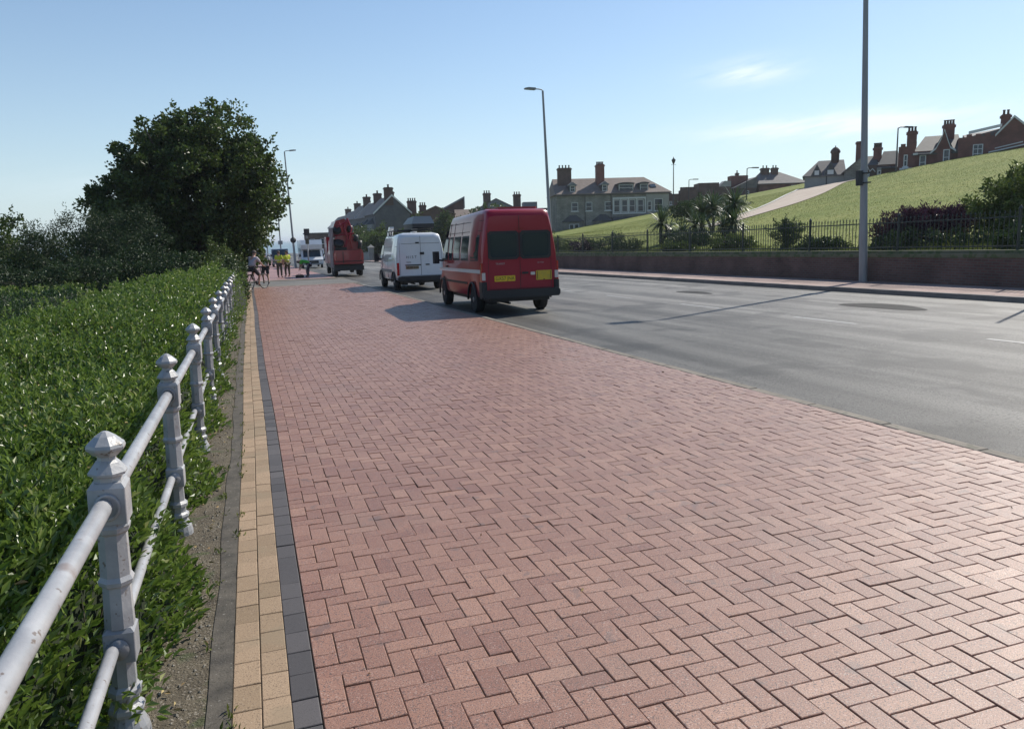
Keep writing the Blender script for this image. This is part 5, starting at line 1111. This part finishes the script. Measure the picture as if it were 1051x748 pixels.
for (x, y, z, r) in ((-.62, .32, 2.2, .36), (.52, .28, 2.6, .24), (.76, .28, 2.15, .30), (-.66, .5, 3.05, .3), (.2, .5, 3.2, .26)):
    mb = MB(); mb.lathe([(r*.5, 0), (r*.95, 0), (r, .06), (r, .2), (r*.5, .26)], 16, T=Matrix.Translation((x, y, z)) @ Matrix.Rotation(R(90), 4, 'X') @ Matrix.Rotation(R(70*x), 4, 'X') @ Matrix.Rotation(R(35+50*x), 4, 'Y'))
    mb.build('drum', M['plastic'], lr)
mb = MB(); mb.tube([(-.2, .15, 1.9), (.0, .12, 2.6), (-.15, .2, 3.3), (.1, .3, 3.9)], .07, 6); mb.tube([(.1, .3, 3.9), (.35, .3, 3.2), (.1, .15, 2.5)], .06, 6); mb.tube([(-.7, .3, 3.3), (.15, .2, 3.75)], .05, 6); mb.tube([(-.75, .25, 2.75), (.5, .1, 2.9)], .05, 6); mb.build('folded_arm', M['red'], lr)
mb = MB(); mb.tube([(-.6, .3, 3.45), (-.1, .26, 3.6)], .035, 6); mb.tube([(-.3, .2, 3.0), (-.5, .26, 3.7)], .03, 6); mb.tube([(.2, .1, 2.4), (.3, .1, 1.9)], .03, 6); mb.build('hose', M['lampred'], lr)
mb = MB(); mb.prismY([(-1.08, .6), (-1.09, 1.9), (-1.02, 3.3), (-.95, 3.3), (-1.0, .6)], .1, 2.2); mb.build('side_sheet', M['foam'], lr)
mb = MB(); mb.prismX([(5.0, .8), (5.0, 2.7), (6.6, 2.7), (7.2, 1.7), (7.3, .8)], -1.05, 1.05); mb.build('cab', M['red'], lr)
lr.scale = (.92, 1, .96)

# ---- the motorhome and other vehicles far ahead, facing us
def facing(name, label, cat, x, y, w_, h_, ln, paint, group=None, over=False, rz=0.):
    gy = float(gz(y))+(RZ if x > 4.95 else 0)
    o = empty(name, (x, y, gy), rz, label, cat, group); hw = w_/2
    mb = MB()
    if over: mb.prismX([(0, .45), (0, .9), (.5, 1.15), (1.0, 1.85), (.6, 2.0), (.45, 2.45), (.8, h_), (ln, h_), (ln, .45)], -hw, hw)
    else: mb.prismX([(0, .4), (-.02, .8), (.25, 1.02), (1.0, 1.12), (1.65, h_-.08), (1.9, h_), (ln-.5, h_), (ln, h_-.3), (ln, .4)], -hw, hw)
    mb.build('body', paint, o)
    mb = MB()
    if over: mb.add([(-hw*.82, .49, 1.17), (hw*.82, .49, 1.17), (hw*.78, .97, 1.86), (-hw*.78, .97, 1.86)], [(0, 1, 2, 3)])
    else: mb.add([(-hw*.85, .99, 1.14), (hw*.85, .99, 1.14), (hw*.8, 1.60, h_-.12), (-hw*.8, 1.60, h_-.12)], [(0, 1, 2, 3)])
    mb.build('windscreen', M['glass'], o)
    for sx in (-1, 1):
        mb = MB(); mb.box(sx*hw*.75-.14, sx*hw*.75+.14, -.04, .02, .68, .86, bev=.02); mb.build('headlight', M['lampwhite'], o)
        wheel(o, sx*(hw-.12), .8, .33, .2, sx); wheel(o, sx*(hw-.12), ln-.9, .33, .2, sx)
        mb = MB(); mb.box(sx*(hw+.1)-.09, sx*(hw+.1)+.09, 1.0, 1.1, 1.2, 1.45); mb.build('wing_mirror', M['plastic'], o)
        mb = MB(); mb.box(sx*hw-.006, sx*hw+.006, 1.7, ln-.6, h_*.58, h_*.86); mb.build('side_window', M['glass'], o)
    mb = MB(); mb.box(-hw*.55, hw*.55, -.045, .0, .5, .8, bev=.02); mb.build('grille', M['plastic'], o); mb = MB(); mb.box(-hw*.96, hw*.96, -.08, .1, .36, .52, bev=.03); mb.build('front_bumper', M['grey'], o)
    return o
facing('motorhome', 'white motorhome facing the camera behind the tall lamp column', 'motorhome', 6.35, 84, 2.2, 2.95, 6.2, M['white'], over=True)
facing('pickup', 'small white truck coming along the road beyond the motorhome', 'truck', 12.6, 150, 2.0, 2.2, 5.0, M['white'])
facing('parked_van', 'dark blue van parked on the kerb left of the motorhome', 'van', 3.6, 96, 1.9, 2.1, 4.8, M['blue'], 'vehicles parked beyond the workers')
facing('parked_van', 'white trailer like van parked behind the two yellow workers', 'van', 1.3, 104, 1.9, 2.2, 4.8, M['white'], 'vehicles parked beyond the workers')
facing('parked_car', 'small dark car parked far off between the lamp columns', 'car', .2, 138, 1.8, 1.5, 4.2, M['blue'], 'vehicles parked beyond the workers')
facing('parked_car', 'silver grey car parked far off beside the dark car', 'car', 2.6, 134, 1.8, 1.5, 4.2, M['grey'], 'vehicles parked beyond the workers')

# ------------------------------------------------------------------ people
def skin_mesh(name, joints, edges, radii, m_, parent, sub=2, root=0):
    me = bpy.data.meshes.new(name+'_s'); me.from_pydata(joints, edges, []); o = bpy.data.objects.new(name+'_s', me); col.objects.link(o)
    sk = o.modifiers.new('s', 'SKIN'); sk.use_smooth_shade = True
    if not me.skin_vertices: 
        me.attributes  # layer is created with the modifier in the evaluated copy
    for i, r in enumerate(radii):
        r2 = r if hasattr(r, '__len__') else (r, r); me.skin_vertices[0].data[i].radius = r2
    me.skin_vertices[0].data[root].use_root = True
    ss = o.modifiers.new('u', 'SUBSURF'); ss.levels = sub; ss.render_levels = sub
    bpy.context.view_layer.update(); dg = bpy.context.evaluated_depsgraph_get()
    nm = bpy.data.meshes.new_from_object(o.evaluated_get(dg)); bpy.data.objects.remove(o); nm.materials.clear(); nm.materials.append(m_); nm.name = name
    r_o = bpy.data.objects.new(name, nm); col.objects.link(r_o); r_o.parent = parent; return r_o
def make_person(label, loc, rz, J, shirt, legs, shorts=False, cap=None, hivis=False, shoes='shoe'):
    """J: joints in the person's own frame (faces +y)"""
    o = empty('person', loc, rz, label, 'person')
    names = ['pelvis', 'waist', 'chest', 'neck', 'head', 'crown', 'ls', 'le', 'lw', 'lh', 'rs', 're', 'rw', 'rh', 'lhip', 'lk', 'la', 'lt', 'rhip', 'rk', 'ra', 'rt']
    P = [J[n] for n in names]; ix = {n: i for i, n in enumerate(names)}
    E_ = [('pelvis', 'waist'), ('waist', 'chest'), ('chest', 'neck'), ('neck', 'head'), ('head', 'crown'), ('chest', 'ls'), ('ls', 'le'), ('le', 'lw'), ('lw', 'lh'), ('chest', 'rs'), ('rs', 're'), ('re', 'rw'), ('rw', 'rh'), ('pelvis', 'lhip'), ('lhip', 'lk'), ('lk', 'la'), ('la', 'lt'), ('pelvis', 'rhip'), ('rhip', 'rk'), ('rk', 'ra'), ('ra', 'rt')]
    Rd = dict(pelvis=.125, waist=.115, chest=.13, neck=.055, head=.085, crown=.075, ls=.06, le=.042, lw=.03, lh=.032, rs=.06, re=.042, rw=.03, rh=.032, lhip=.085, lk=.058, la=.038, lt=.035, rhip=.085, rk=.058, ra=.038, rt=.035)
    ed = [(ix[a], ix[b]) for a, b in E_]; joints = list(P); rad = [Rd[n] for n in names]
    body = skin_mesh('body', joints, ed, rad, M['skin'], o)
    # fingers and thumb, rooted in each hand
    for sd, wr, hn in (('l', 'lw', 'lh'), ('r', 'rw', 'rh')):
        mb = MB(); a = Vector(J[wr]); b = Vector(J[hn]); d = (b-a).normalized(); s = d.cross(Vector((0, 1, .2))).normalized(); 
        for q in range(4): base = b+s*(q-1.5)*.017; ln_ = (.065, .078, .074, .058)[q]; mb.tube([base-d*.01, base+d*ln_*.5+Vector((0, .006, 0)), base+d*ln_*.9+Vector((0, .022, 0))], [.009, .008, .006], 5)
        mb.tube([a.lerp(b, .5), a.lerp(b, .8)+s*.04, b+s*.05+d*.01], [.011, .01, .007], 5); mb.build('hand', M['skin'], o)
    def cloth(nm, seq, ed_, rads, m_): 
        return skin_mesh(nm, [J[n] if isinstance(n, str) else n for n in seq], ed_, rads, m_, o)
    lerp = lambda a, b, t: tuple(Vector(J[a]).lerp(Vector(J[b]), t))
    cloth('shirt', ['pelvis', 'waist', 'chest', lerp('chest', 'neck', .6), 'ls', lerp('ls', 'le', .8), 'rs', lerp('rs', 're', .8)], [(0, 1), (1, 2), (2, 3), (2, 4), (4, 5), (2, 6), (6, 7)], [(.17, .15), (.155, .14), (.175, .15), .075, .085, .072, .085, .072], M[shirt])
    t_ = .45 if shorts else .97
    e1 = lerp('lhip', 'lk', .95) if shorts else 'lk'; e2 = lerp('rhip', 'rk', .95) if shorts else 'rk'
    if shorts: cloth('shorts', ['pelvis', 'lhip', e1, 'rhip', e2], [(0, 1), (1, 2), (0, 3), (3, 4)], [.15, .11, .085, .11, .085], M[legs])
    else: cloth('trousers', ['pelvis', 'lhip', 'lk', lerp('lk', 'la', .95), 'rhip', 'rk', lerp('rk', 'ra', .95)], [(0, 1), (1, 2), (2, 3), (0, 4), (4, 5), (5, 6)], [.15, .105, .078, .06, .105, .078, .06], M[legs])
    for a, t in (('la', 'lt'), ('ra', 'rt')):
        A_ = Vector(J[a]); B_ = Vector(J[t]); skin_mesh('shoe', [tuple(A_+Vector((0, 0, -.01))), tuple(B_)], [(0, 1)], [.055, .045], M[shoes], o, 1)
    hdv = Vector(J['head']); cr = Vector(J['crown']); up = (cr-hdv).normalized(); c0 = hdv.lerp(cr, .45)
    q = up.to_track_quat('Z', 'Y').to_matrix().to_4x4()
    mb = MB(); mb.lathe([(.104, -.01), (.11, .02), (.10, .07), (.06, .11), (.015, .125)], 14, T=Matrix.Translation(c0+Vector((0, -.012, 0))) @ q); mb.build('cap' if cap else 'hair', M[cap] if cap else M['hair'], o)
    mb = MB(); mb.tube([hdv+Vector((0, .08, .0)), hdv+Vector((0, .115, -.02))], [.014, .018], 6); mb.build('nose', M['skin'], body)
    if hivis:
        mb = MB(); wv = Vector(J['waist']); mb.lathe([(.158, 0), (.158, .05)], 20, xy=(1.08, .9), T=Matrix.Translation(wv)); mb.build('reflective_band', M['silverband'], o)
    return o
def stand(lean=0, arms=((-.26, 0, .0), (.26, 0, 0)), bend=0.):
    J = dict(pelvis=(0, 0, .93), waist=(0, .01, 1.10), chest=(0, .0, 1.33), neck=(0, .01, 1.50), head=(0, .02, 1.60), crown=(0, .01, 1.68), ls=(-.19, 0, 1.40), rs=(.19, 0, 1.40), le=(-.24, -.02, 1.12), re=(.24, -.02, 1.12), lw=(-.22, .08, .90), rw=(.22, .08, .90), lh=(-.21, .11, .82), rh=(.21, .11, .82),
             lhip=(-.10, 0, .86), rhip=(.10, 0, .86), lk=(-.12, .02, .48), rk=(.12, .02, .48), la=(-.12, 0, .09), ra=(.12, 0, .09), lt=(-.13, .15, .045), rt=(.13, .15, .045)); return J
J = stand(); J['le'] = (-.26, .02, 1.14); J['lw'] = (-.1, .2, 1.12); J['lh'] = (-.03, .24, 1.14)
make_person('person in a yellow hi-vis vest and olive trousers, left of the two workers', (1.86, 53.3, float(gz(53.3))), R(-25), J, 'hivis', 'olive', hivis=True)
J = stand(); J['re'] = (.27, .03, 1.15); J['rw'] = (.12, .22, 1.15); J['rh'] = (.05, .25, 1.17); J['lk'] = (-.14, .06, .48); J['la'] = (-.17, .0, .09); J['lt'] = (-.2, .14, .045)
make_person('person in a yellow hi-vis vest and olive trousers, right of the two workers', (2.40, 53.8, float(gz(53.8))), R(35), J, 'hivis', 'olive', hivis=True)
# bending worker, facing left
J = stand(); J.update(pelvis=(0, -.12, .86), waist=(0, .06, .98), chest=(0, .30, 1.06), neck=(0, .47, 1.06), head=(0, .56, 1.03), crown=(0, .62, .98), ls=(-.18, .34, 1.04), rs=(.18, .34, 1.04), le=(-.2, .42, .78), re=(.2, .42, .78), lw=(-.15, .5, .56), rw=(.15, .5, .56), lh=(-.14, .53, .48), rh=(.14, .53, .48), lhip=(-.1, -.1, .80), rhip=(.1, -.1, .80), lk=(-.12, .04, .45), rk=(.12, .04, .45))
make_person('person in a bright green vest bending down beside the motorhome', (3.55, 51.6, float(gz(51.6))), R(70), J, 'green', 'blue')
tb = MB(); tb.box(-.26, .26, -.14, .14, 0, .16, bev=.03); tb.box(-.2, .2, -.1, .1, .16, .19); tb_o = empty('tool_case', (3.0, 51.4, float(gz(51.4))), 0, 'low black tool case on the paving left of the bending person', 'case'); tb.build('case', M['plastic'], tb_o); tb = MB(); tb.tube([(-.08, 0, .19), (-.08, 0, .24), (.08, 0, .24), (.08, 0, .19)], .012, 6); tb.build('handle', M['plastic'], tb_o)
# walker just beyond the cyclist
J = stand(); J.update(lk=(-.11, .16, .50), la=(-.11, .04, .12), lt=(-.11, .18, .06), rk=(.11, -.02, .48), ra=(.11, -.22, .12), rt=(.11, -.1, .05), le=(-.25, .1, 1.14), lw=(-.2, .3, 1.08), lh=(-.19, .37, 1.08))
make_person('person in a pale shirt and dark shorts walking just beyond the cyclist', (.78, 43.2, float(gz(43.2))-.02), R(5), J, 'shirtwhite', 'shorts', shorts=True, cap='shirtwhite')
bag = MB(); bag.box(-.06, .06, -.12, .12, .1, .36, bev=.03); bo = empty('shoulder_bag', (1.04, 43.15, float(gz(43.2))+.86), 0, 'black shoulder bag hanging at the side of the walking person', 'bag'); bag.build('bag_body', M['plastic'], bo); bag = MB(); bag.tube([(0, -.1, .4), (-.08, -.05, .62), (-.08, .05, .62), (0, .1, .4)], .012, 6); bag.build('strap', M['plastic'], bo)
# bicycle and rider
def bicycle(label, loc, rz):
    o = empty('bicycle', loc, rz, label, 'bicycle')
    for y in (0, 1.04):
        mb = MB(); pts = [(0, y+.335*math.cos(t), .345+.335*math.sin(t)) for t in np.linspace(0, 2*math.pi, 33)]; mb.tube(pts, .018, 8, caps=False); wh = mb.build('wheel', M['tyre'], o)
        mb = MB(); mb.tube([(0, y+.31*math.cos(t), .345+.31*math.sin(t)) for t in np.linspace(0, 2*math.pi, 25)], .008, 6, caps=False)
        for k in range(14): a = 2*math.pi*k/14; mb.tube([(0, y, .345), (0, y+.31*math.cos(a), .345+.31*math.sin(a))], .0022, 4, caps=False)
        mb.tube([(-.05, y, .345), (.05, y, .345)], .02, 8); mb.build('rim', M['chrome'], wh)
    mb = MB(); bbk = (0, .44, .30); st_ = (0, .26, .80); hd = (0, .86, .86); hb2 = (0, .90, .72)
    for a, b in ((bbk, st_), (bbk, hb2), (st_, hd), (hd, hb2), (hb2, (0, 1.04, .345)), (bbk, (0, 0, .345)), (st_, (0, 0, .345)), (hd, (0, .84, .98))): mb.tube([a, b], .017, 8)
    mb.build('frame', M['plastic'], o)
    mb = MB(); mb.tube([(-.3, .78, 1.0), (-.12, .86, 1.0), (.12, .86, 1.0), (.3, .78, 1.0)], .014, 8); mb.build('handlebar', M['plastic'], o)
    mb = MB(); mb.tube([(0, .26, .80), (0, .23, .90)], .014, 8); mb.lathe([(.02, 0), (.09, .02), (.08, .05), (.01, .06)], 12, xy=(.75, 1.5), c=(0, .22, .90)); mb.build('saddle', M['plastic'], o)
    mb = MB(); mb.lathe([(.09, -.01), (.09, .01)], 20, T=Matrix.Translation((.06, .44, .30)) @ Matrix.Rotation(R(90), 4, 'Y')); mb.tube([(.08, .44, .30), (.08, .5, .15), (.16, .5, .15)], .011, 6); mb.tube([(-.08, .44, .30), (-.08, .38, .45), (-.16, .38, .45)], .011, 6); mb.build('crankset', M['darkmetal'], o)
    return o
bx_, by_ = -.06, 36.6; bg_ = float(gz(37.2)); BR = R(-38)
bicycle('black bicycle ridden by the person in a lilac shirt at the path end', (bx_, by_, bg_), BR)
J = dict(pelvis=(0, .2, 1.0), waist=(0, .26, 1.16), chest=(0, .38, 1.36), neck=(0, .46, 1.50), head=(0, .50, 1.60), crown=(0, .50, 1.69), ls=(-.19, .40, 1.40), rs=(.19, .40, 1.40), le=(-.26, .56, 1.18), re=(.26, .56, 1.18), lw=(-.27, .72, 1.06), rw=(.27, .72, 1.06), lh=(-.27, .79, 1.03), rh=(.27, .79, 1.03),
         lhip=(-.1, .24, .95), rhip=(.1, .24, .95), lk=(-.13, .56, .80), rk=(.13, .58, .62), la=(-.13, .36, .53), ra=(.13, .48, .24), lt=(-.14, .48, .47), rt=(.14, .60, .18))
make_person('person riding away on a bicycle in a pale lilac shirt and dark shorts', (bx_, by_, bg_), BR, J, 'shirtgrey', 'shorts', shorts=True)

# ------------------------------------------------------------------ sea air
if HAZE:
    hzm = bpy.data.materials.new('haze'); hzm.use_nodes = True; t = hzm.node_tree; t.nodes.remove(t.nodes['Principled BSDF'])
    pv_ = t.nodes.new('ShaderNodeVolumePrincipled'); pv_.inputs['Density'].default_value = HAZE; pv_.inputs['Color'].default_value = (.86, .92, 1, 1); pv_.inputs['Anisotropy'].default_value = .3
    t.links.new(pv_.outputs[0], t.nodes['Material Output'].inputs['Volume'])
    mb = MB(); mb.box(-25100, 25100, -3100, 30100, -12, 22); tag(mb.build('haze', hzm), kind='stuff')
